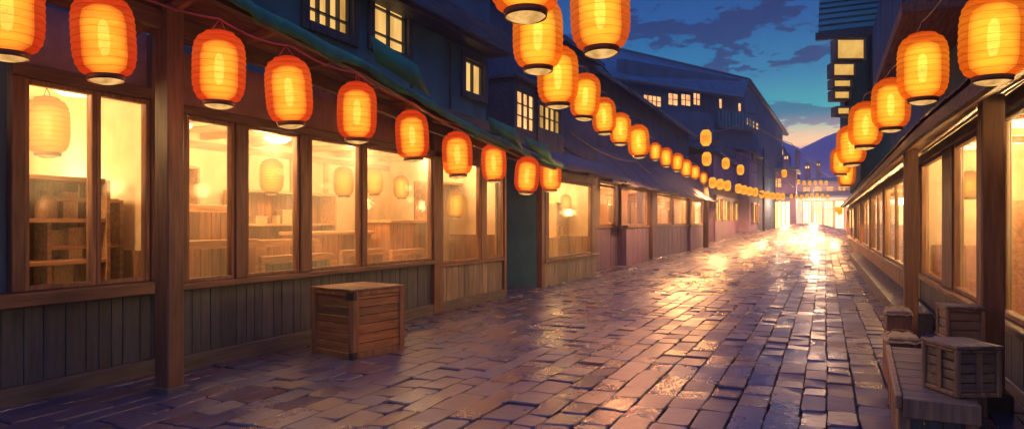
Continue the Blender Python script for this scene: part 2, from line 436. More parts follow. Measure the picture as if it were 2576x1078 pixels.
# ------------------------------------------------------------------ lantern kinds
def lantern_mesh(rad=.23, H=.60, ribs=11, seg=36):
    prof = []; n = ribs * 4
    for i in range(n + 1):
        t = i / n; s_ = abs(2 * t - 1)
        r = .125 + (rad - .125) * (1 - s_ ** 3.6) ** (1 / 2.0)
        r += .004 * math.cos(2 * math.pi * t * ribs) * -1
        prof.append((r, .05 + H * t))
    return MB().lathe(prof, seg)
def make_lantern(pap, label, ringm='ring', bulb=None, cord='wire', col=(1, .50, .18)):
    root = thing('paper_lantern', label, 'lantern')
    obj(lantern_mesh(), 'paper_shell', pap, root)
    tube_ = MB()
    for q_, top_ in ((.162, .60), (.146, .585), (.130, .57), (.113, .555), (.095, .54), (.076, .52), (.060, .50)):
        lo = .66 - top_; tube_.lathe([(.001, lo), (q_ * .55, lo + .01), (q_ * .9, lo + .06), (q_, lo + .14), (q_, top_ - .14), (q_ * .88, top_ - .05), (q_ * .5, top_ - .008), (.001, top_)], 24)
    h = obj(tube_, 'glow_layers', 'halo', root)  # made-up nested layers that imitate the glow fading out from the bulb
    obj(MB().lathe([(.001, .20), (.024, .21), (.038, .26), (.042, .34), (.037, .44), (.02, .48), (.001, .49)], 16), 'bulb', 'core', h)
    obj(MB().lathe([(.128, .004), (.134, .004), (.142, .045), (.128, .045), (.128, .004)], 28), 'bottom_ring', ringm, root)
    obj(MB().lathe([(.001, -.020), (.06, -.016), (.10, -.004), (.127, .014)], 24), 'bottom_glow', 'disc', root)
    obj(MB().lathe([(.001, .70), (.05, .695), (.128, .672), (.135, .645), (.12, .64)], 24), 'top_cap', ringm if ringm != 'ring' else pap, root)
    c = MB(); c.tube([(-.09, 0, .675), (0, 0, .80)], .005, 5); c.tube([(.09, 0, .675), (0, 0, .80)], .005, 5)
    obj(c, 'hanger', cord, root)
    if bulb: light('bulb_light' if pap == 'paper_a' else 'glow_light', (0, 0, -.06), bulb, col, .07, root)
    return root
PROTO = {}
def lantern(kind, px, bot, w, label, group, d=None, sc=1.0, depthmul=1.0):
    d = d or .46 * F_ * sc / w * depthmul
    if kind not in PROTO:
        o = PROTO[kind] = {'r': lambda: make_lantern('paper_r', label, bulb=6, cord='redcord', col=(1, .36, .12)),
                           'a': lambda: make_lantern('paper_a', label, bulb=110, col=(1, .38, .13)),
                           'n': lambda: make_lantern('paper_a', label),
                           'w': lambda: make_lantern('paper_a', label, bulb=3.5),
                           'c': lambda: make_lantern('paper_c', label, cord='wire')}[kind]()
    else: o = copy_tree(PROTO[kind])
    o['label'] = label; o['group'] = group
    o.location = P(px, bot, d); o.rotation_euler = (0, random.uniform(-.07, .07), random.uniform(0, 6)); q_ = random.uniform(.97, 1.03); o.scale = (sc * q_, sc * q_, sc)
    return o
def rope(pts, sag, r, mat, name, label, cat, group=None, n=8, seg=5):
    out = []
    for a, b in zip(pts, pts[1:]):
        for i in range(n):
            t = i / n; p = a.lerp(b, t); p.z -= sag * 4 * t * (1 - t); out.append(p)
    out.append(pts[-1])
    return tag(obj(MB().tube(out, r, seg), name, mat), label, cat, group)
ORD = ['first', 'second', 'third', 'fourth', 'fifth', 'sixth', 'seventh', 'eighth', 'ninth', 'tenth', 'eleventh', 'twelfth', 'thirteenth', 'fourteenth', 'fifteenth', 'sixteenth', 'seventeenth', 'eighteenth', 'nineteenth', 'twentieth']

LEFT = [(18, 147, 158), (268, 205, 146), (550, 268, 127), (733, 318, 116), (897, 357, 100), (1040, 404, 84), (1152, 445, 76), (1243, 457, 64), (1322, 487, 62), (1385, 481, 53)]
EXTRA = ['cut by the picture edge', 'beside the tall brown post', 'just right of the tall brown post', 'hung from a knot of red cord', 'with a pinched pointed top', 'beside the widest shop window corner', 'over the left edge of the door panel', 'over the narrow end panel', 'in front of the dark alley wall', 'smallest, overlapping the next shop window']
tops = []
for i, (px, b, w) in enumerate(LEFT):
    o = lantern('r', px, b, w, 'vermilion paper lantern, %s along the left canopy, %s' % (ORD[i], EXTRA[i]), 'lanterns along the left canopy')
    tops.append(o.location + V3((0, 0, .80)))
rope(tops, .05, .010, 'redcord', 'lantern_cord', 'red cord the left canopy lanterns hang from', 'cord')

MID = [(1322, 46, 186), (1512, 137, 150), (1353, 181, 124), (1403, 269, 101), (1468, 300, 77), (1521, 337, 61), (1560, 364, 54), (1608, 396, 55)]
MX = ['only its bottom in view', 'hanging alone highest against the sky', 'under the one cut by the frame', 'in front of the small-paned bay window', 'before the dark roof', 'rounder and half hidden by the one before', 'pale amber with a boxy outline', 'orange with a dark upright seam']
mt = []
for i, (px, b, w) in enumerate(MID):
    o = lantern('a' if i > 2 else 'w', px, b, w, 'amber paper lantern, %s of the overhead string, %s' % (ORD[i], MX[i]), 'lanterns of the overhead string')
    mt.append(o.location + V3((0, 0, .80)))
MID2 = [(1648, 403, 28), (1676, 419, 30), (1703, 430, 28), (1727, 444, 27), (1748, 450, 22), (1770, 461, 18)]
for i, (px, b, w) in enumerate(MID2):
    o = lantern('n', px, b, w, 'small amber lantern, %s of the overhead string, before the violet upper walls' % ORD[i + 8], 'lanterns of the overhead string', depthmul=.93)
    mt.append(o.location + V3((0, 0, .80)))
mt2 = [mt[0], mt[2]] + mt[3:]
for p_ in mt[9::2]: light('bulb_light', p_ + V3((.3, 0, -.95)), 900, (1, .42, .13), .15)
rope(mt2, .10, .013, 'wire', 'lantern_cord', 'dark cord of the overhead lantern string', 'cord')
rope([P(1600, -200, 4.2), mt[1]], .02, .009, 'wire', 'lantern_cord', 'short cord of the lone lantern against the sky', 'cord')

RIGHT = [(2495, 208, 152), (2320, 258, 117), (2240, 329, 88), (2175, 373, 78), (2143, 416, 68), (2114, 441, 48), (2127, 469, 42)]
RX = ['largest, beside the frame edge', 'before the projecting balcony', 'above the brown shingle eave', 'left of the third one', 'last large one, low beside the hills', 'small and reddish behind the larger ones', 'lowest and smallest under the eave end']
rt = []
for i, (px, b, w) in enumerate(RIGHT):
    o = lantern('w', px, b, w, 'orange paper lantern, %s on the right string, %s' % (ORD[i], RX[i]), 'lanterns of the right string', sc=.64 if i == 0 else 1.0)
    rt.append(o.location + V3((0, 0, .80)))
rope([P(2600, -40, 4.6)] + rt, .05, .008, 'goldcord', 'lantern_cord', 'ochre cord of the right lantern string', 'cord')

# far lanterns: low shapes
def tiny_mesh():
    return MB().lathe([(.001, 0), (.13, 0), (.22, .12), (.23, .3), (.22, .5), (.13, .62), (.001, .63)], 12)
tiny0 = None
def tiny(px, bot, d, label, group, sc=1.0):
    global tiny0
    if tiny0 is None: o = tiny0 = obj(tiny_mesh(), 'far_lantern', 'tiny')
    else: o = tiny0.copy(); COL.objects.link(o)
    tag(o, label, 'lantern', group); o.location = P(px, bot, d); o.scale = (sc, sc, sc * 1.05)
    return o.location + V3((0, 0, .66 * sc))
row = [(1792, 470, 42), (1811, 474, 42), (1829, 477, 43), (1857, 483, 47), (1871, 486, 49), (1885, 489, 51), (1899, 491, 52), (1916, 495, 58), (1930, 497, 60), (1943, 499, 62), (1956, 499, 64), (1968, 500, 66)]
FARL = []
pts = [tiny(px, b + 2, d, 'tiny yellow lantern in the row beyond the tall street pole', 'far lanterns along the left fronts') for px, b, d in row]
for p_ in pts[::3]: light('bulb_light', p_ + V3((.5, -.5, -.75)), 1500, (1, .42, .13), .2)
rope(pts, .1, .015, 'wire', 'lantern_cord', 'thin cord of the far row beyond the street pole', 'cord')
pts = [tiny(1994 + i * 14, 458 + i * 1.6 + 3 * math.sin(i * .8), 74, 'tiny lantern in the upper row across the street end', 'far upper lantern row', .72) for i in range(7)]
for p_ in pts[::4]: light('bulb_light', p_ + V3((0, -.5, -.8)), 4500, (1, .44, .15), .3)
rope(pts, .1, .02, 'wire', 'lantern_cord', 'thin cord of the upper row across the street end', 'cord')
pts = [tiny(1990 + i * 13, 498 + 2 * math.sin(i), 52, 'tiny lantern in the lower row across the street end', 'far lower lantern row', .5) for i in range(8)]
for p_ in pts[::2]: light('bulb_light', p_ + V3((0, 0, -.4)), 1300, (1, .43, .14), .2)
rope(pts, .1, .02, 'wire', 'lantern_cord', 'thin cord of the lower row across the street end', 'cord')
for i, (px_, py_e, d_) in enumerate(((2112, 540, 29), (2107, 534, 37), (2103, 531, 46))):  # extra lanterns, added to throw warm light on the road before the crest
    e_ = tiny(px_, py_e, d_, 'small lantern added under the right eave, %s of three' % ('nearest', 'middle', 'farthest')[i], 'small lanterns added under the right eave', .5)
    light('bulb_light', e_ + V3((-.1, 0, -.5)), (260, 420, 700)[i], (1, .44, .14), .15)
tiny(1775, 366, 38, 'large amber lantern at the top of the street pole', 'lanterns on the street pole', 1.35)
tiny(1777, 416, 38, 'slim amber lantern halfway up the street pole', 'lanterns on the street pole', 1.15)
tiny(1825, 424, 38.5, 'squat yellow lantern right of the street pole, under a cable', 'lone hanging lanterns', .95)
tiny(1862, 439, 42, 'yellow lantern hung from a looped wire, right of the squat one', 'lone hanging lanterns', .95)
tiny(1972, 445, 58, 'glowing orange lantern high on the farthest left front', 'lone hanging lanterns', 1.0)

# ------------------------------------------------------------------ LEFT: near shop A
def gl(x, y): return g(x, y) - .06
XA = -6.5
A = thing('shop_house', 'shop at the left picture edge with a two-light window and thick sill beam', 'shop', (XA, 3.6, 0))
O, u, n = (XA, 0, 0), UY, UX
yA0, yA1 = 1.2, 5.08
w0, wm0, wm1, w1 = yx(58, XA), yx(232, XA), yx(248, XA), yx(375, XA)
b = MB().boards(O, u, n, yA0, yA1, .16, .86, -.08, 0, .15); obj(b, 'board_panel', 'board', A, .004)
obj(MB().box(XA - .08, XA + .05, yA0, yA1, -.05, .16), 'plinth', 'plinth', A, .008)
obj(MB().box(XA - .10, XA + .16, yA0, yA1, .86, .985), 'sill', 'beam', A, .012)
obj(MB().boards(O, u, n, yA0, w0 - .12, .987, 3.6, -.12, -.02, .6), 'side_wall', 'walld', A, .004)
f = MB(); f.box(XA - .1, XA + .05, w0 - .12, w0, .987, 2.9); f.box(XA - .1, XA + .05, w1, yA1, .987, 3.6); obj(f, 'corner_post', 'post', A, .008)
obj(MB().box(XA - .1, XA + .07, w0 - .12, w1 - .002, 2.9, 3.02), 'lintel', 'beam', A, .008)
obj(MB().box(XA - .09, XA - .03, w0 - .119, w1 - .002, 3.02, 3.6), 'header', 'mauve', A)
window(A, O, u, n, w0, wm0 + .03, .99, 2.895, fw=.045)
window(A, O, u, n, wm0 + .034, w1 - .003, .99, 2.895, fw=.045)
room(A, XA, 1, 1.3, 5.0, .3, 3.1, 3.0)
obj(MB().box(-10, XA - .2, 1.2, 5.0, 3.6, 7.5), 'upper_wall', 'wallb', A)
light('interior_light', (XA - 1.1, 3.6, 2.85), INT * 100, (1, .70, .36), .2, A)
light('interior_light', (XA - .22, 3.2, 2.30), INT * 75, (1, .70, .36), .1, A)  # added fill hidden behind the wall, brightens the shelf fronts
light('interior_light', (XA - 1.4, 4.6, 2.0), INT * 40, (1, .70, .36), .2, A)

# shop B
XB = -6.3; yB0, yB1 = 5.05, yx(1270, XB)
B = thing('shop_house', 'long brown shop with four tall windows and slate upper floor', 'shop', (XB, 9, 0))
O = (XB, 0, 0); z0, z1 = .95, 2.77
ow = [(450, 587), (617, 750), (778, 905), (918, 1085)]
oy = [(yx(a, XB), yx(c, XB)) for a, c in ow]
oy[0] = (yB0 + .12, oy[0][1])
yd = yx(1092, XB)
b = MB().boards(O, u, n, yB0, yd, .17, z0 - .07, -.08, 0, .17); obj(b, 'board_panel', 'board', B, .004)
obj(MB().box(XB - .08, XB + .05, yB0, yB1 - .1, -.05, .17), 'plinth', 'plinth', B, .008)
obj(MB().box(XB - .10, XB + .10, yB0, yd - .002, z0 - .07, z0), 'sill', 'beam', B, .010)
obj(MB().box(XB - .10, XB + .06, yB0, yB1 - .1, z1, z1 + .1), 'lintel', 'beam', B, .008)
obj(MB().box(XB - .09, XB - .02, yB0, yB1 - .1, z1 + .1, 3.45), 'header', 'mauve', B)
obj(MB().box(XB - .1, XB + .04, yB0, yB0 + .118, z0, z1), 'mullion', 'post', B, .008)
for (a, c), (e, f_) in zip(oy, oy[1:]): obj(MB().box(XB - .1, XB + .045, c + .002, e - .002, z0, z1), 'mullion', 'post', B, .008)
obj(MB().box(XB - .1, XB + .06, oy[3][1] + .002, yd + .22, .0, 3.3), 'corner_post', 'post', B, .008)
for a, c in oy: window(B, O, u, n, a, c, z0 + .003, z1 - .003, fw=.04)
# door bay: boarded below, tall amber glass above
yd0 = yd + .225; dy = [(yd0, yx(1207, XB)), (yx(1220, XB), yB1 - .13)]
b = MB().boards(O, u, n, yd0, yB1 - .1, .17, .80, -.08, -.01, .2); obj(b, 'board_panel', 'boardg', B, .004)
obj(MB().box(XB - .09, XB + .04, yd0, yB1 - .1, .80, .86), 'sill', 'beam', B, .008)
for a, c in dy: window(B, O, u, n, a, c, .863, z1 - .003, fw=.05)
obj(MB().box(XB - .09, XB + .04, dy[0][1] + .002, dy[1][0] - .002, .863, z1), 'mullion', 'post', B, .008)
obj(MB().box(XB - .1, XB + .04, yB1 - .098, yB1, -.05, 3.3), 'corner_post', 'post', B, .008)
obj(MB().box(XB - 3.4, XB - .1, yB1 - .1, yB1, -.05, 3.4), 'side_wall', 'walld', B)
room(B, XB, 1, 5.2, yB1 - .2, .35, 3.05, 2.9)
for yy, p in ((6.0, 90), (7.8, 90), (9.6, 90), (11.8, 60)):
    light('interior_light', (XB - .22, yy + .5, 2.66), INT * 22, (1, .70, .36), .1, B)  # added fill close to the glass, brightens the booth fronts
    light('interior_light', (XB - 1.2, yy, 2.8), INT * p, (1, .70, .36), .2, B)
# upper floor of B
XU = -6.35; yU1 = yx(1222, XU)
hol = [(yx(772, XU), yx(882, XU), 4.33, 5.12), (yx(936, XU), yx(1022, XU), 4.38, 5.12), (yx(1166, XU), yx(1214, XU), 4.16, 4.80)]
O = (XU, 0, 0)
obj(wall_holes(O, u, n, 5.1, yU1, 3.46, 5.6, hol, -.25, 0), 'upper_wall', 'wallb', B)
obj(MB().box(XU - 3, XU - .25, yU1 - .2, yU1, 3.46, 5.6), 'side_wall', 'walld', B)
for k, h in enumerate(hol):
    fr = MB(); m_ = .13
    fr.obox(O, u, n, h[0] - m_, h[0], h[2] - m_, h[3] + m_, .001, .06); fr.obox(O, u, n, h[1], h[1] + m_, h[2] - m_, h[3] + m_, .001, .06)
    fr.obox(O, u, n, h[0], h[1], h[3], h[3] + m_, .001, .058); fr.obox(O, u, n, h[0], h[1], h[2] - m_, h[2], .001, .075)
    obj(fr, 'window_surround', 'trimz', B, .006)
    window(B, O, u, n, h[0], h[1], h[2], h[3], 'trimz', 'lit', .035, .12, (4, 2, 2)[k], 1, .022, -.01, rowz=[h[2] + .2, h[3] - .14] if k < 2 else None)
obj(MB().box(XU + .001, XU + .03, yx(1030, XU) + .02, yx(1030, XU) + .06, 3.6, 5.3), 'wall_batten', 'trim', B)
obj(MB().box(XU + .001, XU + .03, yx(1130, XU), yx(1130, XU) + .04, 3.6, 4.95), 'wall_batten', 'trim', B)
obj(MB().box(XU + .001, XU + .30, 10.0, 12.35, 3.40, 3.62), 'ledge', 'trim', B, .01)
rf = MB(); rf.hexa([(XU + .45, 5, 5.25), (XU + .45, yU1 + .15, 5.25), (XU - 3, yU1 + .15, 6.6), (XU - 3, 5, 6.6), (XU + .45, 5, 5.40), (XU + .45, yU1 + .15, 5.40), (XU - 3, yU1 + .15, 6.75), (XU - 3, 5, 6.75)])
obj(rf, 'roof', 'roofd', B, .01)
obj(MB().box(XU + .43, XU + .52, 5, yU1 + .2, 5.05, 5.42), 'fascia', 'trim', B, .008)
obj(MB().box(XU + .02, XU + .42, 5, yU1 + .1, 5.00, 5.05), 'soffit', 'trim', B)

# canopy along A and B
EP = [(.8, 4.15), (4.9, 3.76), (6.8, 3.55), (8.94, 3.20), (12.0, 2.92), (13.6, 2.84)]
def edge(y):
    for (a, za), (b_, zb) in zip(EP, EP[1:]):
        if y <= b_: return za + (zb - za) * max(0, (y - a)) / (b_ - a)
    return EP[-1][1]
def wallz(y): return 3.52 - .018 * (y - 5)
CAN = thing('canopy', 'brown timber canopy over the left shop fronts', 'canopy', (-5.7, 4.5, 0))
rows = []; yy = .9
while yy < 13.35: rows.append(yy); yy += .5
rows.append(13.35)
pb = MB()
for a, c in zip(rows, rows[1:]):
    for k in range(5):
        t0, t1 = k / 5, (k + .97) / 5
        f = lambda t, y: V3((-6.26 + 1.06 * t, y, wallz(y) + (edge(y) - wallz(y)) * t))
        q = [f(t0, a), f(t1, a), f(t1, c), f(t0, c)]
        pb.hexa([p for p in q] + [p + V3((0, 0, .03)) for p in q])
obj(pb, 'roof_boards', 'soffit', CAN)
for i in range(13):
    y = 1.6 + i * .95
    a = V3((-6.24, y, wallz(y) - .005)); c = V3((-5.22, y, edge(y) - .005))
    obj(MB().hexa([a + V3((0, 0, -.09)), c + V3((0, 0, -.09)), c + V3((0, .07, -.09)), a + V3((0, .07, -.09)), a, c, c + V3((0, .07, 0)), a + V3((0, .07, 0))]), 'rafter', 'rafter', CAN, .006)
eb = MB(); pr = MB()
for a, c in zip(rows, rows[1:]):
    for mbb, x0, x1, t, hh in ((eb, -5.22, -5.14, 1.0, .13), (pr, -5.74, -5.66, .53, .16)):
        za, zc = (wallz(a) + (edge(a) - wallz(a)) * t, wallz(c) + (edge(c) - wallz(c)) * t)
        o_ = 0 if t == 1 else -.09
        mbb.hexa([(x0, a, za - hh + o_), (x1, a, za - hh + o_), (x1, c, zc - hh + o_), (x0, c, zc - hh + o_), (x0, a, za + o_), (x1, a, za + o_), (x1, c, zc + o_), (x0, c, zc + o_)])
obj(eb, 'edge_beam', 'beam', CAN); obj(pr, 'purlin', 'beam', CAN)
py_ = yx(425, -5.7)
obj(MB().box(-5.79, -5.60, py_ - .09, py_ + .09, -.03, 3.665), 'post', 'post', CAN, .012)
obj(MB().box(-5.82, -5.57, py_ - .12, py_ + .12, -.03, .05), 'post_base', 'plinth', CAN, .01)
# green tarpaulin over the canopy edge
rows_t = []; yy = 3.2
while yy < 13.5:
    e = edge(yy); r = []
    for k, (dx, dz) in enumerate(((-.75, .10), (-.5, .085), (-.25, .065), (-.05, .04), (.07, .015), (.09, -.03), (.095, -.07), (.085, -.10))):
        wv = .022 * noise.noise(V3((yy * 1.3, k * .5, 0))) + .012 * noise.noise(V3((yy * 7, k * .9, 5)))
        hem = (.09 * abs(noise.noise(V3((yy * .9, 7, 1)))) + (.05 if math.sin(yy * 1.4) > .6 else 0)) * (k / 7) ** 2 if k > 3 else 0
        r.append((-5.14 + dx + wv * .5 * (k / 7), yy, e + dz + wv * .8 - hem))
    rows_t.append(r); yy += .07
to = tag(obj(MB().grid(rows_t), 'tarpaulin', 'tarp'), 'green tarpaulin draped over the edge of the left canopy', 'tarpaulin')
sm = to.modifiers.new('thick', 'SOLIDIFY'); sm.thickness = .012
for yy, hh in ((6.75, .24), (9.9, .12), (11.4, .10)):
    e = edge(yy)
    fl = MB().grid([[(-5.03 + .02 * i, yy + .18 * i, e + .12 + hh * (1 - i / 5) * .8 * (1 if i < 5 else 0) + .02), (-5.02 + .03 * i, yy + .1 + .2 * i, e + .02 - .05 * i)] for i in range(6)])
    fo = obj(fl, 'loose_flap', 'tarp', to); fo.modifiers.new('thick', 'SOLIDIFY').thickness = .01

# ------------------------------------------------------------------ LEFT: shop C after the alley
XC = -6.4; yC0, yC1 = yx(1360, XC), yx(1500, XC)
C = thing('shop_house', 'narrow shop beyond the dark alley with one bright window and bay above', 'shop', (XC, 18, 0))
O = (XC, 0, 0); c0, c1 = yx(1377, XC), yx(1486, XC)
obj(MB().boards(O, u, n, yC0 + .2, yC1, .0, .60, -.08, 0, .3), 'board_panel', 'boardg', C, .004)
obj(MB().box(XC - .1, XC + .06, yC0 + .19, yC1, .60, .67), 'sill', 'beam', C, .008)
f = MB(); f.box(XC - .12, XC + .03, yC0, yC0 + .19, -.05, 3.0); f.box(XC - .1, XC + .03, c0 - .2, c0, .67, 2.75); f.box(XC - .1, XC + .03, c1, yC1, .67, 2.75); obj(f, 'corner_post', 'post', C, .008)
obj(MB().box(XC - .1, XC + .05, yC0 + .19, yC1, 2.75, 3.0), 'lintel', 'beam', C, .008)
window(C, O, u, n, c0, c1, .675, 2.745, fw=.06)
obj(MB().box(XC - 4, XC - .122, yC0, yC0 + .12, -.05, 3.6), 'side_wall', 'wallb', C)
room(C, XC, 1, yC0 + .25, yC1 - .15, .2, 2.95, 2.6)
light('interior_light', (XC - 1.0, yC0 + 1.3, 2.4), INT * 110, (1, .70, .34), .2, C)
light('interior_light', (XC - 1.0, yC0 + 3.2, 2.4), INT * 80, (1, .70, .34), .2, C)
XCU = -7.2
obj(MB().box(XCU - 4.5, XCU, 14.3, 22.5, 3.6, 7.0), 'upper_wall', 'walld', C)
obj(MB().hexa([(XCU + .3, 14.1, 6.95), (XCU + .3, 22.6, 6.95), (XCU - 4.6, 22.6, 9.0), (XCU - 4.6, 14.1, 9.0), (XCU + .3, 14.1, 7.1), (XCU + .3, 22.6, 7.1), (XCU - 4.6, 22.6, 9.15), (XCU - 4.6, 14.1, 9.15)]), 'roof', 'roofd', C)
XBY = -6.5; b0, b1, b2 = yx(1293, XBY), yx(1351, XBY), yx(1417, XBY); Ob = (XBY, 0, 0)
hol = [(yx(1301, XBY), yx(1345, XBY), 3.82, 4.72), (yx(1357, XBY), yx(1410, XBY), 3.98, 4.62)]
obj(wall_holes(Ob, u, n, b0, b2, 3.5, 4.95, hol, -.12, 0), 'bay', 'trimz', C)
bs = MB(); bs.box(XCU, XBY - .12, b0, b0 + .1, 3.5, 4.95); bs.box(XCU, XBY - .12, b2 - .1, b2, 3.5, 4.95); bs.box(XCU, XBY + .12, b0 - .08, b2 + .08, 4.95, 5.05); bs.box(XCU, XBY + .04, b0 - .03, b2 + .03, 3.4, 3.5)
bs.box(XBY + .001, XBY + .05, b1 - .05, b1 + .05, 3.5, 4.95)
obj(bs, 'bay_trim', 'trim', C, .006)
window(C, Ob, u, n, *hol[0], 'trimz', 'litp', .03, .1, 3, 3, .02, -.01)
window(C, Ob, u, n, *hol[1], 'trimz', 'lit', .03, .1, 4, 2, .02, -.01)
aw = MB(); aw.grid([[(XC + .75 - .95 * k / 4, y, 2.88 + .62 * (k / 4) ** .8 + .03 * math.sin(y * 2.3 + k)) for k in range(5)] for y in [14.3 + i * .36 for i in range(19)]])
ao = tag(obj(aw, 'shop_awning', 'awncl'), 'drooping dark olive awning under the small-paned bay window', 'awning')
ao.modifiers.new('thick', 'SOLIDIFY').thickness = .05

# ------------------------------------------------------------------ LEFT: D + E long house with lean-to roofs
XD = -7.1
D = thing('shop_house', 'long dark house with lean-to roofs and violet stall fronts beyond the bright window shop', 'shop', (XD, 33, 0))
O = (XD, 0, 0); yD0, yD1 = 20.12, 45.6
segs = [(1506, 1546, 0), (1560, 1626, .35), (1650, 1688, .0), (1692, 1727, .0), (1733, 1766, .15)]
prev = yD0
for i, (a, c, pr_) in enumerate(segs):
    X = XD + pr_; ya, yc = yx(a, X), yx(c, X); Oo = (X, 0, 0)
    s0 = prev; s1 = yc + .35
    obj(MB().boards(Oo, u, n, s0, s1, -.05, 1.42, -.15, 0, .9, .02), 'stall_front', 'purple', D, .01)
    obj(MB().box(X - .15, X + .06, s0, s1, 1.42, 1.50), 'sill', 'beam', D, .008)
    obj(MB().box(X - .12, X + .05, s0, ya, 1.50, 3.0), 'mullion', 'post', D, .01)
    window(D, Oo, u, n, ya, yc, 1.503, 2.95, fw=.07)
    if pr_ > 0:
        for ys_ in (s0, s1 - .1): obj(MB().box(XD - .14, X - .152, ys_ + .001, ys_ + .099, -.05, 3.0), 'side_return', 'purple', D)
    prev = s1 + .002
obj(MB().box(XD - .12, XD + .05, prev, yD1, -.05, 3.0), 'corner_post', 'post', D, .01)
obj(MB().box(XD - .12, XD + .42, yD0, yD1, 3.0, 3.15), 'lintel', 'beam', D, .01)
room(D, XD, 1, yD0 + .1, yD1 - .1, .2, 3.0, 2.6)
for yy in (23.5, 28, 33, 38.5, 43.5): light('interior_light', (XD - .9, yy, 2.6), INT * 120, (1, .62, .30), .25, D)
XDU = -8.2
obj(MB().box(XDU - 5, XDU, 21.6, yD1, 3.2, 7.5), 'upper_wall', 'walld', D)
for a, c in ((21.6, 33.2), (33.6, 46.0)):
    rfm = MB(); k_ = 0
    y = a
    while y < c - .01:
        q = min(c, y + 1.16)
        rfm.hexa([(XDU - .02, y + .01, 4.55), (XD + .75, y + .01, 2.92 + .04 * (k_ % 2)), (XD + .75, q, 2.92 + .04 * (k_ % 2)), (XDU - .02, q, 4.55), (XDU - .02, y + .01, 4.63), (XD + .75, y + .01, 3.0 + .04 * (k_ % 2)), (XD + .75, q, 3.0 + .04 * (k_ % 2)), (XDU - .02, q, 4.63)]); y = q; k_ += 1
    obj(rfm, 'lean_to_roof', 'awncl', D, .01)
rf = MB(); rf.hexa([(XDU + .5, 21, 7.3), (XDU + .5, 46.3, 7.3), (XDU - 2.8, 46.3, 9.5), (XDU - 2.8, 21, 9.5), (XDU + .5, 21, 7.45), (XDU + .5, 46.3, 7.45), (XDU - 2.8, 46.3, 9.65), (XDU - 2.8, 21, 9.65)])
obj(rf, 'roof', 'roofd', D); obj(MB().box(XDU + .49, XDU + .60, 21, 46.3, 7.22, 7.40), 'gutter', 'trim', D, .02)
obj(MB().box(XDU - 4.9, XDU - 2.8, 21.7, 46, 7.51, 9.45), 'attic_wall', 'walld', D)
hw = [(25.5, 26.6, 5.2, 6.2), (35, 36.2, 5.2, 6.2)]

# ------------------------------------------------------------------ LEFT: F shop with yellow windows, G, H
XF = -6.6
Fh = thing('shop_house', 'violet shop with bright yellow windows right of the tall street pole', 'shop', (XF, 50, 0))
O = (XF, 0, 0); yF0, yF1 = 46.4, 60
fw_ = [(46.8, 49.2), (49.9, 53.0), (53.9, 56.2), (56.8, 59.4)]; prev = yF0
for a, c in fw_:
    obj(MB().boards(O, u, n, prev, c + .3, -.4, 1.75, -.12, 0, .8, .02), 'stall_front', 'purple', Fh)
    window(Fh, O, u, n, a, c, 1.76, 3.3, 'framew', 'lity', .10, .12, 2, 1, .06)
    obj(MB().box(XF - .12, XF + .06, prev, a - .002, 1.75, 3.3), 'mullion', 'post', Fh, .01); prev = c + .302
obj(MB().box(XF - .12, XF + .08, yF0, yF1, 3.3, 3.5), 'lintel', 'beam', Fh)
obj(MB().box(XF - 5, XF - .13, yF0, yF1, -.4, 6.2), 'wall', 'wallv', Fh)
obj(MB().hexa([(XF + .9, yF0, 3.75), (XF + .9, yF1, 3.75), (XF - .12, yF1, 4.1), (XF - .12, yF0, 4.1), (XF + .9, yF0, 3.82), (XF + .9, yF1, 3.82), (XF - .12, yF1, 4.17), (XF - .12, yF0, 4.17)]), 'lean_to_roof', 'awncl', Fh)
obj(MB().hexa([(XF + .3, yF0 - .2, 6.2), (XF + .3, yF1, 6.2), (XF - 5, yF1, 7.4), (XF - 5, yF0 - .2, 7.4), (XF + .3, yF0 - .2, 6.35), (XF + .3, yF1, 6.35), (XF - 5, yF1, 7.55), (XF - 5, yF0 - .2, 7.55)]), 'roof', 'roofd', Fh)

XG = -5.8
G = thing('house', 'narrow violet house with a lit doorway near the street crest', 'house', (XG, 66, 0))
Og = (0, 60.3, 0)
obj(MB().box(XG - 6, XG, 60.3, 72, -.5, 7.6), 'wall', 'wallv', G)
window(G, (XG + .1, 0, 0), UY, UX, 62, 65, 1.6, 3.4, 'framew', 'lity', .12, .1, 2, 1, .08, .06)
window(G, (XG + .1, 0, 0), UY, UX, 67, 70, 1.6, 3.4, 'framew', 'litp', .12, .1, 2, 1, .08, .06)
obj(MB().hexa([(XG + .6, 60, 7.5), (XG + .6, 72, 7.5), (XG - 6, 72, 9.2), (XG - 6, 60, 9.2), (XG + .6, 60, 7.7), (XG + .6, 72, 7.7), (XG - 6, 72, 9.4), (XG - 6, 60, 9.4)]), 'roof', 'roofd', G)
obj(MB().hexa([(XG + 1, 60.4, 4.0), (XG + 1, 72, 4.0), (XG, 72, 4.4), (XG, 60.4, 4.4), (XG + 1, 60.4, 4.1), (XG + 1, 72, 4.1), (XG, 72, 4.5), (XG, 60.4, 4.5)]), 'porch_roof', 'awncl', G)

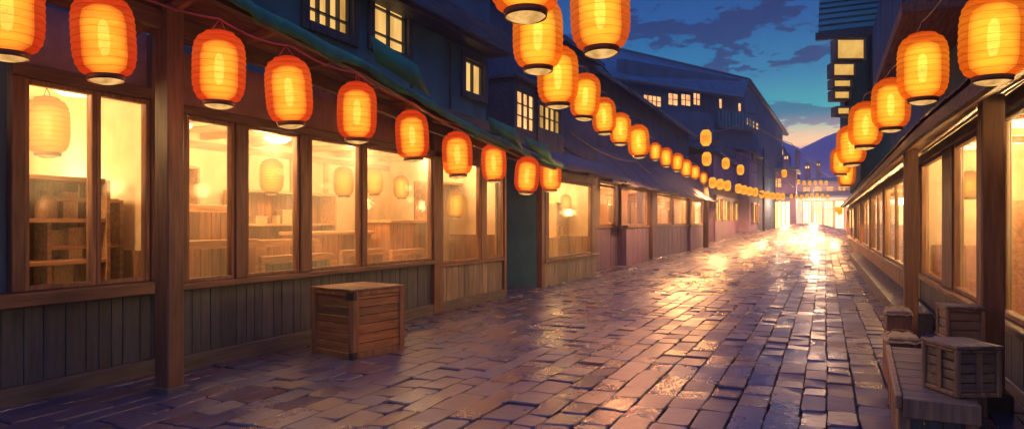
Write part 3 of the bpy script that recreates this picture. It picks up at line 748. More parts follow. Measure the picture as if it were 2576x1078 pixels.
YH = 75
Hh = thing('house', 'violet house facing down the street with a wide glowing entrance', 'house', (-5, YH, 0))
Oh = (0, YH, 0); nu = (0, -1, 0)
obj(wall_holes(Oh, UX, nu, -9, -2.7, -.5, 7.0, [(-5.0, -3.2, .9, 3.9), (-4.9, -4.0, 5.2, 6.3)], -.3, 0), 'wall', 'wallv', Hh)
window(Hh, Oh, UX, nu, -4.9, -4.0, 5.2, 6.3, 'framew', 'litp', .1, .2, 2, 2, .06)
window(Hh, Oh, UX, nu, -5.0, -3.2, .9, 3.9, 'framew', 'blaze', .12, .25, 4, 1, .10)
obj(MB().box(-8.9, -2.8, YH + .3, YH + 6, -.5, 7.0), 'rear_wall', 'wallv', Hh)
obj(MB().box(-9.2, -2.4, YH - .7, YH + 6.2, 7.0, 7.25), 'roof', 'roofd', Hh)
obj(MB().box(-6.5, -2.5, YH - .9, YH - .02, 4.15, 4.3), 'porch_roof', 'roofd', Hh)

YE = 92
E = thing('tea_house', 'wide hall with tall blazing doors closing the far end of the street', 'building', (0, YE, 0))
Oe = (0, YE, 0)
he = [(-2.6 + k * 1.22, -1.48 + k * 1.22, .3, 4.4) for k in range(5)]
obj(wall_holes(Oe, UX, nu, -4.5, 8, -.5, 4.7, he, -.3, 0), 'wall', 'wallp', E)
for h in he: window(E, Oe, UX, nu, *h, 'framew', 'blaze', .14, .2, 3, 1, .08, rowz=[3.3])
obj(MB().box(-4.4, 7.9, YE + .3, YE + 8, -.5, 4.7), 'rear_wall', 'wallv', E)
def hip(x0, x1, y0, y1, z, rise, ov, ins, mat='roofd'):
    m_ = MB(); m_.hexa([(x0 - ov, y0 - ov, z), (x1 + ov, y0 - ov, z), (x1 + ov, y1, z), (x0 - ov, y1, z), (x0 + ins, y0 + ins, z + rise), (x1 - ins, y0 + ins, z + rise), (x1 - ins, y1, z + rise), (x0 + ins, y1, z + rise)])
    m_.box(x0 - ov, x1 + ov, y0 - ov - .12, y0 - ov, z - .05, z + .16); return obj(m_, 'roof', mat, E)
hip(-4.5, 8, YE, YE + 8, 4.72, .8, 1.3, 1.2)
Ou = (0, YE + 2, 0); hu = [(-2.6 + k * 1.35, -1.65 + k * 1.35, 5.55, 6.25) for k in range(6)]
obj(wall_holes(Ou, UX, nu, -3.2, 6.4, 5.3, 6.6, hu, -.3, 0), 'upper_wall', 'wallv', E)
for h in hu: window(E, Ou, UX, nu, *h, 'framew', 'litp', .1, .2, 2, 2, .07)
obj(MB().box(-3.1, 6.3, YE + 2.3, YE + 8, 5.3, 6.6), 'rear_wall', 'wallv', E)
hip(-3.2, 6.4, YE + 2, YE + 8, 6.62, .8, 1.0, 2.0)
light('front_fill_light', (-1.0, YE - 6, 4.2), 6000, (1, .55, .30), .4, E)  # added lamp without a fixture, brightens the hall front and the haze
light('front_fill_light', (-4.0, YH - 3, 3.6), 900, (1, .55, .30), .3, Hh)  # another added lamp without a fixture, for the street-end glow

# ------------------------------------------------------------------ T: tall gabled house
T = thing('gabled_house', 'tall dusk blue gabled house with a lit window row and railed balcony', 'house', P(1800, 560, 60))
c0p, lp, rp = P(1875, 560, 60), P(1560, 560, 52), P(1968, 560, 73)
def pl(a): return V3((a.x, a.y, 0))
c0p, lp, rp = pl(c0p), pl(lp), pl(rp)
def onplane(px, py, A_, B_):
    dirv = P(px, py, 1) - V3((0, 0, EYE)); uv = (B_ - A_).normalized(); nn = V3((uv.y, -uv.x, 0))
    s_ = nn.dot(A_ - V3((0, 0, EYE))) / nn.dot(dirv); p = V3((0, 0, EYE)) + dirv * s_
    return (p - A_).dot(uv), p.z, p
u1 = (c0p - lp).normalized(); n1 = V3((u1.y, -u1.x, 0)); u2 = (rp - c0p).normalized(); n2 = V3((u2.y, -u2.x, 0))
len1 = (c0p - lp).length; len2 = (rp - c0p).length
def rect(pa, pb, A_, B_):
    a = onplane(*pa, A_, B_); b = onplane(*pb, A_, B_); return (a[0], b[0], b[1], a[1])
wr = [rect((1618, 236), (1664, 270), lp, c0p), rect((1680, 232), (1706, 267), lp, c0p), rect((1712, 234), (1738, 268), lp, c0p), rect((1743, 232), (1762, 266), lp, c0p)]
sw = [rect((1808, 246), (1818, 274), lp, c0p), rect((1856, 257), (1866, 286), lp, c0p)]
ztop = onplane(1875, 236, lp, c0p)[1]
obj(wall_holes(lp, u1, n1, 0, len1, 0, ztop + 1.2, wr + sw, -.4, 0), 'side_wall', 'walld', T)
for k, r_ in enumerate(wr): window(T, lp, u1, n1, *r_, 'trimz', 'litp', .045, .12, (4, 2, 2, 2)[k], 2, .04, .02)
for r_ in sw: window(T, lp, u1, n1, *r_, 'trimz', 'litp', .05, .2, 1, 1, .05, .0)
apx = onplane(1884, 214, c0p, rp); eav = onplane(1966, 326, c0p, rp)
gw = rect((1877, 292), (1908, 330), c0p, rp)
wz = MB(); q = lambda a, z, o=0: c0p + u2 * a + V3((0, 0, z)) + n2 * o
holes2 = gw
obj(wall_holes(c0p, u2, n2, .0, gw[1] + .8, 0, onplane(1911, 250, c0p, rp)[1], [gw], -.4, 0), 'gable_wall', 'walld', T)
zz = onplane(1911, 250, c0p, rp)[1]; a2 = gw[1] + .802
obj(MB().slab([q(a2, 0), q(len2, 0), q(len2, eav[1]), q(a2, zz)], n2 * -.4), 'gable_wall', 'walld', T)
obj(MB().slab([q(.0, zz + .003), q(a2, zz + .003), q(apx[0], apx[1])], n2 * -.4), 'gable_peak', 'trim', T)
window(T, c0p, u2, n2, *gw, 'trimz', 'lit', .12, .05, 3, 2, .08, .03)
# roof slabs
E1, E2, R1, R2 = P(1520, 200, 50), P(1868, 252, 58.2), P(1480, 112, 57), P(1884, 206, 60.2)
obj(MB().slab([E1, E2, R2, R1], (0, 0, .3)), 'roof', 'roofd', T)
VB = P(1980, 342, 75)
back = (R1 - R2)
obj(MB().slab([R2, VB, VB + back * .8, R1], (0, 0, .3)), 'roof', 'roofd', T)
for e_ in ((E1, E2), (R1, R2), (R2, VB)): obj(MB().tube([e_[0] + V3((0, 0, .2)), e_[1] + V3((0, 0, .2))], .16, 6), 'roof_edge', 'trim', T)
# balcony
ba = rect((1772, 282), (1868, 330), lp, c0p)
bb = MB(); bb.obox(lp, u1, n1, ba[0], ba[1], ba[2] - .2, ba[2], .01, 1.5); bb.obox(lp, u1, n1, ba[0], ba[1], ba[3], ba[3] + .12, 1.4, 1.5)
obj(bb, 'balcony', 'trim', T)
rl = MB(); k_ = ba[0]
while k_ < ba[1]: rl.obox(lp, u1, n1, k_, k_ + .22, ba[2], ba[3], 1.42, 1.47); k_ += .42
obj(rl, 'balcony_railing', 'wallb', T)
ter = rect((1640, 276), (1768, 300), lp, c0p)
obj(MB().obox(lp, u1, n1, 1.0, ter[1], 0, ter[3], .02, 1.2), 'lower_storey', 'walld', T)
obj(MB().obox(lp, u1, n1, ba[0], ba[1], ba[2] - 2.6, ba[2] - .202, .02, 1.1), 'lower_storey', 'walld', T)

# ------------------------------------------------------------------ poles and cables
def pole(px, base, top, rad, mat, label, arms=True, foot=None):
    d = F_ * EYE / (base - HZ) if foot is None else foot
    p = P(px, base, d); p.z = g(p.x, p.y) - .05; zt = P(px, top, d).z
    t = thing('utility_pole', label, 'pole', p)
    obj(MB().tube([p, V3((p.x, p.y, zt))], rad, 10, rad * .75), 'shaft', mat, t)
    if arms:
        m_ = MB(); m_.box(p.x - .9, p.x + .9, p.y - .05, p.y + .05, zt - .9, zt - .78); m_.box(p.x - .6, p.x + .6, p.y - .05, p.y + .05, zt - 1.7, zt - 1.6); obj(m_, 'crossarm', 'post', t)
    return p, zt
pole(1775, 626, 318, .17, 'post', 'tall brown street pole with lanterns, at the end of the violet stalls')
pole(1636, 650, 455, .11, 'post', 'short timber post holding the lean-to roof between the violet stalls', False)
pole(1920, 602, 372, .10, 'iron', 'slim dark pole near the street crest', False, 58)
CB = [[(1440, 105, 24), (1560, 200, 28), (1720, 322, 36), (1775, 340, 41), (1960, 430, 56), (2000, 470, 70)],
      [(1500, 150, 26), (1640, 262, 33), (1775, 352, 41), (1920, 395, 57)],
      [(1430, 330, 20), (1600, 405, 29), (1700, 460, 38)],
      [(1775, 330, 41), (1880, 300, 50), (1990, 360, 62), (2090, 445, 75)],
      [(1700, 340, 36), (1775, 372, 41), (1925, 440, 58), (2010, 462, 74)],
      [(1420, 372, 20), (1540, 430, 24), (1640, 500, 31)]]
CL = ['cable running from the near dark roof down past the pole to the street end', 'cable from the long dark roof to the slim pole', 'ochre cable sagging under the dark upper wall', 'cable swinging from the pole over the gable to the street end', 'low cable from the pole across the violet fronts', 'cable lying along the lean-to roof']
for i, c in enumerate(CB):
    rope([P(*q_) for q_ in c], .25 if i != 5 else .05, .030 if i < 2 else .032, 'goldcord' if i == 2 else 'wire', 'overhead_cable', CL[i], 'cable', 'overhead cables')

# ------------------------------------------------------------------ RIGHT side
XR = 1.6
RA = thing('shop_house', 'brown shop at the right picture edge with large windows behind stacked crates', 'shop', (XR, 10, 0))
O = (XR, 0, 0); n_ = (-1, 0, 0)
yR0, yR1 = 4.2, 14.6
r1 = (5.0, yx(2515, XR)); r2 = (yx(2465, XR), yx(2402, XR)); r3 = (yx(2376, XR), yx(2320, XR))
obj(MB().boards(O, u, n_, yR0, yR1, .14, .62, -.08, 0, .2), 'board_panel', 'board', RA, .004)
obj(MB().box(XR - .05, XR + .08, yR0, yR1, -.05, .14), 'plinth', 'plinth', RA, .008)
obj(MB().box(XR - .12, XR + .08, yR0, yR1, .62, .69), 'sill', 'beam', RA, .01)
obj(MB().box(XR - .06, XR + .1, yR0, yR1, 2.66, 2.80), 'lintel', 'beam', RA, .008)
f = [(yR0, r1[0]), (r1[1], r2[0]), (r2[1], r3[0]), (r3[1], yR1)]
for a, c in f: obj(MB().box(XR - .04, XR + .1, a + .002, c - .002, .69, 2.66), 'mullion', 'post', RA, .008)
for a, c in (r1, r2, r3): window(RA, O, u, n_, a, c, .693, 2.657, fw=.05)
room(RA, XR, -1, yR0 + .1, yR1 - .1, .2, 2.9, 2.8)
for yy in (5.6, 8.4, 11.0, 13.2): light('interior_light', (XR + 1.2, yy, 2.5), INT * 150, (1, .70, .34), .2, RA)
obj(MB().box(XR + .1, XR + .3, 3.5, 22.0, 3.0, 8.5), 'upper_wall', 'walld', RA)
bl = MB(); bl.box(XR - .75, XR + .09, 9.5, 15, 4.15, 4.3); obj(bl, 'balcony', 'soffit', RA, .01)
bl = MB().boards((XR - .75, 0, 0), u, n_, 9.5, 15, 4.3, 5.4, -.04, 0, .3); obj(bl, 'balcony_front', 'walld', RA, .004)

XS = 1.45
RB = thing('shop_house', 'long row of narrow bright windows on the right running to the crest', 'shop', (XS, 30, 0))
O = (XS, 0, 0); yS0, yS1 = 14.65, 54
op = [(15.1, 20.4), (20.8, 26.4), (26.9, 33.2), (33.8, 40.4), (41, 53)]
prev = yS0
obj(MB().boards(O, u, n_, yS0, yS1, -.1, .62, -.08, 0, .35), 'board_panel', 'boardr', RB, .004)
obj(MB().box(XS - .08, XS + .08, yS0, yS1, .62, .70), 'sill', 'beam', RB, .008)
for a, c in op:
    obj(MB().box(XS - .05, XS + .1, prev, a - .002, .70, 2.52), 'mullion', 'post', RB, .008)
    window(RB, O, u, n_, a, c, .703, 2.517, fw=.06, cols=2, bar=.05); prev = c + .002
obj(MB().box(XS - .05, XS + .1, prev, yS1, .70, 2.52), 'mullion', 'post', RB, .008)
obj(MB().box(XS - .06, XS + .1, yS0, yS1, 2.52, 2.70), 'lintel', 'beam', RB, .008)
obj(MB().box(1.0, XS - .002, 11.6, 34, -.05, .27), 'ledge', 'plinth', RB, .01)
room(RB, XS, -1, yS0 + .1, yS1 - .1, .2, 2.9, 2.6)
for yy in (16.5, 20, 24, 29, 35, 42, 49): light('interior_light', (XS + 1.0, yy, 2.3), INT * 190, (1, .68, .30), .2, RB)

RC = thing('canopy', 'brown shingled canopy over the right shop fronts', 'canopy', (1.15, 10, 0))
fz = lambda y: .10 * sst(4, 9, y)
sh = MB(); y = 2.6
while y < 52:
    l_ = random.uniform(.18, .3)
    for k in range(3):
        xa, xb = 1.75 - .82 * (k + 1) / 3, 1.75 - .82 * k / 3
        za = 2.98 - .44 * (k + 1) / 3 + fz(y); zb = 2.98 - .44 * k / 3 + fz(y); o_ = random.uniform(0, .012) + .012 * k
        sh.hexa([(xa - .03, y, za + o_), (xb, y, zb + o_), (xb, y + l_ - .008, zb + o_), (xa - .03, y + l_ - .008, za + o_), (xa - .03, y, za + .02 + o_), (xb, y, zb + .02 + o_), (xb, y + l_ - .008, zb + .02 + o_), (xa - .03, y + l_ - .008, za + .02 + o_)])
    y += l_
obj(sh, 'roof', 'roofr', RC)
fm_ = MB(); ya = 2.6
while ya < 52:
    yb = ya + (.8 if ya < 10 else 8.4); yb = min(yb, 52); za, zb = fz(ya), fz(yb)
    fm_.hexa([(.90, ya, 2.42 + za), (.95, ya, 2.42 + za), (.95, yb, 2.42 + zb), (.90, yb, 2.42 + zb), (.90, ya, 2.525 + za), (.95, ya, 2.525 + za), (.95, yb, 2.525 + zb), (.90, yb, 2.525 + zb)]); ya = yb
obj(fm_, 'fascia', 'roofr', RC)
sb = MB(); y = 2.6
while y < 52:
    q0 = fz(y); sb.hexa([(.951, y, 2.44 + q0), (1.74, y, 2.88 + q0), (1.74, y + .32, 2.88 + q0), (.951, y + .32, 2.44 + q0), (.951, y, 2.47 + q0), (1.74, y, 2.91 + q0), (1.74, y + .32, 2.91 + q0), (.951, y + .32, 2.47 + q0)]); y += .33
obj(sb, 'soffit', 'soffit', RC)
for X, px in ((1.3, 2492), (1.08, 2290)):
    yy = yx(px, X); obj(MB().box(X - .085, X + .085, yy - .085, yy + .085, -.05, 2.46 + fz(yy) + (X - .95) * .5), 'post', 'post', RC, .012)
yy = yx(2492, 1.3); obj(MB().box(1.3 - .14, 1.3 + .14, yy - .15, yy + .14, -.05, .16), 'post_base', 'iron', RC, .03, 2)

# green tower house with box lamps
GT = thing('house', 'dark green upper house with jutting slatted roof above the right canopy', 'house', (1.5, 26, 0))
obj(MB().box(.62, 3.4, 24, 34, 4.4, 12), 'upper_wall', 'wallg', GT)
obj(MB().box(1.02, 3.4, 23.9, 33.9, 2.95, 4.4), 'wall', 'wallg', GT)
rs = MB(); a = 0
while a < 4.0:
    x0 = -.15 + a * .30
    rs.hexa([(-.15, 18.8 + a * .9, 6.28 + a * .55), (1.75, 18.8 + a * .9, 6.28 + a * .55), (1.75, 18.8 + (a + .97) * .9, 6.28 + (a + .97) * .55), (-.15, 18.8 + (a + .97) * .9, 6.28 + (a + .97) * .55), (-.15, 18.8 + a * .9 - .05, 6.44 + a * .55), (1.75, 18.8 + a * .9 - .05, 6.44 + a * .55), (1.75, 18.8 + (a + .97) * .9, 6.36 + (a + .97) * .55), (-.15, 18.8 + (a + .97) * .9, 6.36 + (a + .97) * .55)]); a += .5
obj(rs, 'roof', 'slatg', GT, .01)
st = MB(); st.box(-.22, 1.8, 18.65, 18.8, 6.2, 6.38); st.tube([(1.5, 19, 6.25), (1.5, 23.98, 5.2)], .05); st.box(1.45, 1.55, 18.8, 24, 6.1, 6.2)
obj(st, 'roof_brackets', 'trim', GT)
obj(MB().tube([(1.35, 23.93, 5.0), (1.35, 23.93, 11)], .06, 8), 'downpipe', 'trim', GT)
LB = [(2139, 95, 152, 76), (2122, 156, 194, 60), (2118, 197, 222, 50), (2117, 225, 252, 46), (2121, 266, 291, 38)]
for i, (px, a, b_, w) in enumerate(LB):
    d = 20.5; cpt = P(px, (a + b_) / 2, d); hw_, hh = w / 2 * d / F_, (b_ - a) / 2 * d / F_
    t = thing('box_lamp', 'glowing yellow box lamp, %s in the stack beside the green wall' % ['topmost and largest', 'second from top', 'middle one', 'fourth, narrow', 'lowest and smallest'][i], 'lamp', cpt - V3((0, 0, hh)), 'box lamps stacked on the green house')
    uu = V3((cs, sn, 0)); nn = V3((sn, -cs, 0)); fr = MB(); bw = .07
    fr.obox(cpt, uu, nn, -hw_, -hw_ + bw, -hh, hh, -.35, .04); fr.obox(cpt, uu, nn, hw_ - bw, hw_, -hh, hh, -.35, .04)
    fr.obox(cpt, uu, nn, -hw_ + bw, hw_ - bw, hh - bw, hh, -.35, .038); fr.obox(cpt, uu, nn, -hw_ + bw, hw_ - bw, -hh, -hh + bw, -.35, .038)
    obj(fr, 'frame', 'tan', t, .03, 3); obj(MB().obox(cpt, uu, nn, -hw_ + bw * .7, hw_ - bw * .7, -hh + bw * .7, hh - bw * .7, -.3, .0), 'lamp_panel', 'boxlit', t, .02, 2)
mp = P(2128, 95, 20.9); mb_ = P(2128, 295, 20.9)
mast = tag(obj(MB().tube([mb_, mp + V3((0, 0, .3))], .05, 8), 'lamp_mast', 'iron'), 'dark upright carrying the stack of box lamps', 'mast')

# ------------------------------------------------------------------ hillside houses with lights
for i, (px, py, w, hgt) in enumerate(((1949, 408, 15, 18), (1963, 398, 18, 26), (1977, 406, 13, 18), (2004, 414, 9, 34), (2030, 428, 14, 14), (2058, 420, 12, 12))):
    d = 128; cpt = P(px, py, d); ww, hh = w * d / F_ / 2, hgt * d / F_
    t = thing('hillside_house', 'far hazy house with tiny lights on the violet hill, %s' % ['leftmost and low', 'tallest of the left cluster', 'right of the left cluster', 'slim as a tower', 'small and central', 'small, rightmost'][i], 'house', cpt, 'far houses on the hill')
    obj(MB().box(cpt.x - ww, cpt.x + ww, cpt.y, cpt.y + 8, cpt.z - 18, cpt.z + hh), 'wall', 'wallv', t)
    obj(MB().slab([(cpt.x - ww * 1.15, cpt.y - .4, cpt.z + hh), (cpt.x + ww * 1.15, cpt.y - .4, cpt.z + hh), (cpt.x, cpt.y - .4, cpt.z + hh + ww)], (0, 8.8, 0)), 'roof', 'roofd', t)
    for k in range(2):
        window(t, (cpt.x, cpt.y - .12, cpt.z), UX, nu, -ww * .7 + k * ww * .8, -ww * .1 + k * ww * .8, hh * .3, hh * .8, 'framew', 'blaze', .08, .1, 2, 1, .05, .06)

# ------------------------------------------------------------------ crates, bench, parcels
def crate(name, label, cat, w, dpt, h, loc, rot, ma, mz, my, slats=6, lid=True, group=None, brackets=True, divider=False):
    t = thing(name, label, cat, (0, 0, 0), group); pw = w * .11; x, y = w / 2, dpt / 2
    for sx in (-1, 1):
        for sy in (-1, 1): obj(MB().box(min(sx * x, sx * (x - pw)), max(sx * x, sx * (x - pw)), min(sy * y, sy * (y - pw)), max(sy * y, sy * (y - pw)), 0, h), 'corner_post', mz, t, .008)
    for face in range(4):
        m_ = MB(); s_ = (-1, 1)[face % 2]
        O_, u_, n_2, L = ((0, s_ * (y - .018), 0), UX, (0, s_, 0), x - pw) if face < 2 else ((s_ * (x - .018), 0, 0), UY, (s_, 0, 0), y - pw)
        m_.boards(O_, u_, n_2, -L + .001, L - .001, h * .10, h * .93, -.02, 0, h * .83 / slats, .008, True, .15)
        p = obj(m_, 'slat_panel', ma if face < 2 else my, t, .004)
        obj(MB().obox(O_, u_, n_2, -L + .002, L - .002, .0, h * .10, -.02, .014), 'rail', mz, p, .006)
        obj(MB().obox(O_, u_, n_2, -L + .002, L - .002, h * .93, h - .002, -.02, .014), 'rail', mz, p, .006)
        if divider: obj(MB().obox(O_, u_, n_2, -.02, .02, h * .1, h * .93, .006, .016), 'batten', mz, p)
    if lid:
        m_ = MB().boards((0, 0, h), UX, (0, 1, 0), -x - .006, x + .006, .002, .026, -y - .006, y + .006, w / 6, .006); obj(m_, 'lid', ma, t, .005)
    if brackets:
        obj(MB().box(x - pw - .03, x + .012, -y - .012, -y + .05, h - .10, h + .001), 'corner_bracket', 'iron', t, .006)
        obj(MB().box(x - pw * .8, x + .01, -y - .01, -y + .06, .0, .09), 'corner_bracket', 'iron', t, .006)
    t.location = loc; t.rotation_euler = (0, 0, rot); return t
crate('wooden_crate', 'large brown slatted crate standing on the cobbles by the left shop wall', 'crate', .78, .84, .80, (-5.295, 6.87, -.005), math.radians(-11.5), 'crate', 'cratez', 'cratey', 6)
# bench on the right
BN = thing('bench', 'low weathered plank bench carrying crates at the lower right', 'bench')
bw, bl_, bh = .44, 2.0, .50
obj(MB().boards((0, 0, 0), UY, UX, -bl_ / 2, bl_ / 2, bh - .035, bh, -bw / 2 + .03, bw / 2, .26, .008), 'bench_top', 'gcrate', BN, .005)
obj(MB().box(-bw / 2 - .012, -bw / 2 + .028, -bl_ / 2 - .01, bl_ / 2, bh - .07, bh + .012), 'edge_rail', 'gcratez', BN, .006)
obj(MB().box(-bw / 2 + .03, bw / 2, -bl_ / 2 - .03, -bl_ / 2 - .002, bh - .12, bh + .004), 'end_rail', 'gcratez', BN, .006)
obj(MB().boards((0, -bl_ / 2 + .03, 0), UX, (0, -1, 0), -bw / 2 + .06, bw / 2 - .03, 0, bh - .125, -.02, 0, .11, .006), 'end_panel', 'board', BN, .004)
obj(MB().boards((-bw / 2 + .012, 0, 0), UY, (-1, 0, 0), -bl_ / 2 + .1, bl_ / 2 - .1, .02, bh - .075, -.02, 0, .2, .008), 'side_panel', 'gcratez', BN, .004)
for sy in (-1, 1):
    for sx in (-1, 1): obj(MB().box(sx * (bw / 2 - .04) - .035, sx * (bw / 2 - .04) + .035, sy * (bl_ / 2 - .05) - .04, sy * (bl_ / 2 - .05) + .04, 0, bh - .072), 'leg', 'gcratez', BN, .006)
BN.location = (.68, 5.90, 0); BN.rotation_euler = (0, 0, math.radians(-2.5))
crate('wooden_crate', 'weathered crate with cracked lid resting on the plank bench', 'crate', .30, .34, .30, (.80, 5.22, .505), math.radians(28), 'gcrate', 'gcratez', 'gcrate', 4, True, 'weathered crates at the right', False, True)
crate('wooden_crate', 'small weathered crate on top of another behind the bench', 'crate', .29, .29, .26, (1.05, 6.86, .615), math.radians(8), 'gcrate', 'gcratez', 'gcrate', 3, True, 'weathered crates at the right', False)
crate('wooden_crate', 'half hidden lower crate standing on the ground behind the bench', 'crate', .32, .32, .58, (1.05, 6.86, -.005), math.radians(3), 'gcrate', 'gcratez', 'gcrate', 5, True, 'weathered crates at the right', False)
def parcel(label, loc, rot, w, d, h):
    t = thing('parcel_box', label, 'box', (0, 0, 0), 'boxes along the right ledge')
    obj(MB().box(-w / 2, w / 2, -d / 2, d / 2, 0, h), 'box_body', 'boardr', t, .01)
    rows = []; k = 9
    for i in range(k):
        r = []
        for j_ in range(k):
            a, c = (i / (k - 1) - .5), (j_ / (k - 1) - .5); e = max(abs(a), abs(c)) * 2
            r.append((a * (w + .05), c * (d + .05), h + .012 + .022 * noise.noise(V3((a * 9, c * 9, w * 7))) - (.05 if e > .95 else 0)))
        rows.append(r)
    o = obj(MB().grid(rows, False), 'paper_lid', 'paperwrap', t); o.modifiers.new('thick', 'SOLIDIFY').thickness = .008
    obj(MB().tube([(-w / 2 - .02, .02, h - .03), (-w / 4, 0, h + .06), (w / 4, .01, h + .055), (w / 2 + .02, 0, h - .03)], .006, 5), 'string', 'goldcord', t)
    t.location = loc; t.rotation_euler = (0, 0, rot); return t
parcel('tall box under creased paper and string beyond the bench', (.70, 7.85, -.005), .05, .28, .45, .47)
parcel('farther taller box behind the paper-topped one by the right ledge', (.80, 9.35, -.005), -.04, .26, .4, .56)

# ------------------------------------------------------------------ interiors
def shelf_unit(label, loc, w, h, d, shelves, face, group='shelves and cabinets inside the shops', mat='inwood'):
    """face: +1 open side looks to +x, -1 to -x"""
    t = thing('shelf_unit', label, 'shelf', loc, group); O_ = loc; s_ = face
    x0, x1 = sorted((loc[0] - s_ * d, loc[0])); y0, y1 = loc[1] - w / 2, loc[1] + w / 2; z0_ = loc[2]
    bx = x0 if s_ > 0 else x1 - .03
    obj(MB().boards((bx, 0, 0), UY, UX, y0, y1, z0_, z0_ + h, 0, .03, .16), 'back_panel', mat, t)
    for yy in (y0, y1 - .04): obj(MB().box(x0 + .031, x1, yy, yy + .04, z0_, z0_ + h), 'side_panel', 'inwoody', t)
    for k in range(shelves + 1):
        zz = z0_ + .05 + (h - .08) * k / shelves; obj(MB().box(x0 + .031, x1 - .01, y0 + .041, y1 - .041, zz, zz + .045), 'shelf', 'inwoody', t, .005)
    for k in range(shelves):
        zz = z0_ + .05 + (h - .08) * k / shelves + .045; hs = (h - .08) / shelves; yq = y0 + .1
        while yq < y1 - .25:
            ww = random.uniform(.09, .26)
            if random.random() < .72:
                hh = min(hs - .1, random.uniform(.12, .34)); xc = (x0 + x1) / 2 + random.uniform(-.04, .04)
                goods(V3((xc, yq + ww / 2, zz)), ww, hh)
            yq += ww + random.uniform(.02, .12)
    return t
GOODS = {}
def goods(loc, w, h):
    k = 'jar' if random.random() < .45 else 'box'
    if k not in GOODS:
        if k == 'jar':
            o = GOODS[k] = obj(MB().lathe([(.001, 0), (.42, .0), (.5, .06), (.5, .62), (.28, .78), (.26, .92), (.3, .94), (.3, 1.0), (.001, 1.0)], 12), 'storage_jar', 'jar')
        else: o = GOODS[k] = obj(MB().box(-.5, .5, -.5, .5, 0, .80).box(-.53, .53, -.53, .53, .81, 1.0), 'storage_box', 'boxw')
    else: o = GOODS[k].copy(); COL.objects.link(o)
    o.location = loc; o.rotation_euler = (0, 0, random.uniform(-.2, .2)); q_ = min(w, .2) if k == 'jar' else w
    o.scale = (min(q_, .24), q_, h)
    tag(o, 'earthen jar among the goods on the shop shelves' if k == 'jar' else 'lidded box among the goods on the shop shelves', k, 'jars on the shop shelves' if k == 'jar' else 'boxes on the shop shelves')
shelf_unit('plank-backed shelves low in the window at the left picture edge', (XA - .35, 3.75, .3), 1.9, 1.75, .4, 4, 1)
shelf_unit('narrow shelves in the right light of the left edge window', (XA - .5, 5.0 - .45, .3), .8, 1.55, .4, 3, 1)
shelf_unit('tall shelves at the back of the left edge shop', (XA - 2.6, 3.4, .3), 2.2, 2.2, .35, 4, 1)
def booth(label, loc, w, h, mat='inwood'):
    t = thing('booth_seat', label, 'seat', loc, 'booth seats inside the long shop')
    x, y, z = loc; pts_ = []
    for k in range(7): a = math.pi / 2 * k / 6; pts_.append((x, y + w / 2 - .18 + .18 * math.sin(a), z + h - .18 + .18 * math.cos(a)))
    poly = [(x, y - w / 2, z), (x, y - w / 2, z + h)] + pts_ + [(x, y + w / 2, z)]
    obj(MB().slab(poly, (-.07, 0, 0)), 'backrest', 'inwoody', t, .01)
    obj(MB().boards((x, 0, 0), UY, UX, y - w / 2 + .05, y + w / 2 - .2, z + .08, z + h - .1, .001, .02, .17, .012), 'back_planks', mat, t, .004)
    obj(MB().box(x - .5, x - .071, y - w / 2, y + w / 2, z + .02, z + .42), 'seat', 'infloor', t, .02)
    return t
booth('plank-backed booth seat in the first long-shop window', (XB - .35, 5.95, .35), 1.5, 1.05)
booth('higher booth with rounded back behind the first long-shop window', (XB - 1.3, 6.4, .35), 1.6, 1.5)
booth('red-brown rounded booth in the second long-shop window', (XB - .7, 7.55, .35), 1.3, 1.02)
booth('low dark booth under the second long-shop window', (XB - .28, 7.3, .35), 1.5, .82, 'board')
booth('low booth along the third long-shop window', (XB - .28, 8.75, .35), 1.2, .84)
booth('booth along the fourth and widest long-shop window', (XB - .28, 10.0, .35), 1.1, .80)
def counter(label, loc, w, d, h, mat='inwood'):
    t = thing('counter', label, 'counter', loc, 'counters inside the shops'); x, y, z = loc
    obj(MB().boards((x, 0, 0), UY, UX, y - w / 2, y + w / 2, z, z + h, -d, 0, .22), 'front', mat, t, .006)
    obj(MB().box(x - d - .04, x + .05, y - w / 2 - .04, y + w / 2 + .04, z + h, z + h + .06), 'counter_top', 'inwoody', t, .01)
    return t
counter('pale counter with boxes seen through the third long-shop window', (XB - 1.2, 9.3, .35), 1.6, .6, 1.05)
counter('raised counter crossing the fourth long-shop window', (XB - 1.0, 11.2, .35), 1.6, .7, 1.25)
shelf_unit('dark cupboard behind the first long-shop window', (XB - 2.4, 6.6, .35), 1.6, 2.1, .4, 2, 1)
shelf_unit('wide shelving behind the third long-shop window', (XB - 2.4, 9.4, .35), 2.4, 1.8, .4, 3, 1)
shelf_unit('tall brown cupboard behind the door panel', (XB - .9, 12.4, .35), 1.5, 2.1, .4, 1, 1)
counter('chair-high cabinet in the bright window past the alley', (XC - .6, 17.6, .2), 1.4, .5, .95, 'inyel')
shelf_unit('upright cupboard at the right in the window past the alley', (XC - .8, 19.2, .2), 1.0, 2.0, .4, 2, 1, mat='inyel')
for i, yy in enumerate((24, 29, 35, 41)):
    shelf_unit('dim cupboard inside the violet stall row, %s from the near end' % ORD[i], (XD - 1.3, yy, .2), 2.2, 2.2, .4, 2, 1)
shelf_unit('yellow cabinet behind the far light of the big right window', (XR + .7, 12.3, .2), 2.0, 1.7, .4, 3, -1, mat='inyel')
shelf_unit('orange cabinet behind the near light of the big right window', (XR + .9, 9.7, .2), 1.8, 1.75, .4, 2, -1)
shelf_unit('brown shelving inside the window at the right picture edge', (XR + .6, 6.6, .2), 3.0, 2.2, .4, 3, -1)
for i, yy in enumerate((17.5, 23, 29.5, 37)):
    shelf_unit('yellow cupboard inside the right row, %s window from the near end' % ORD[i], (XS + .9, yy, .2), 3.0, 1.5, .4, 2, -1, mat='inyel')
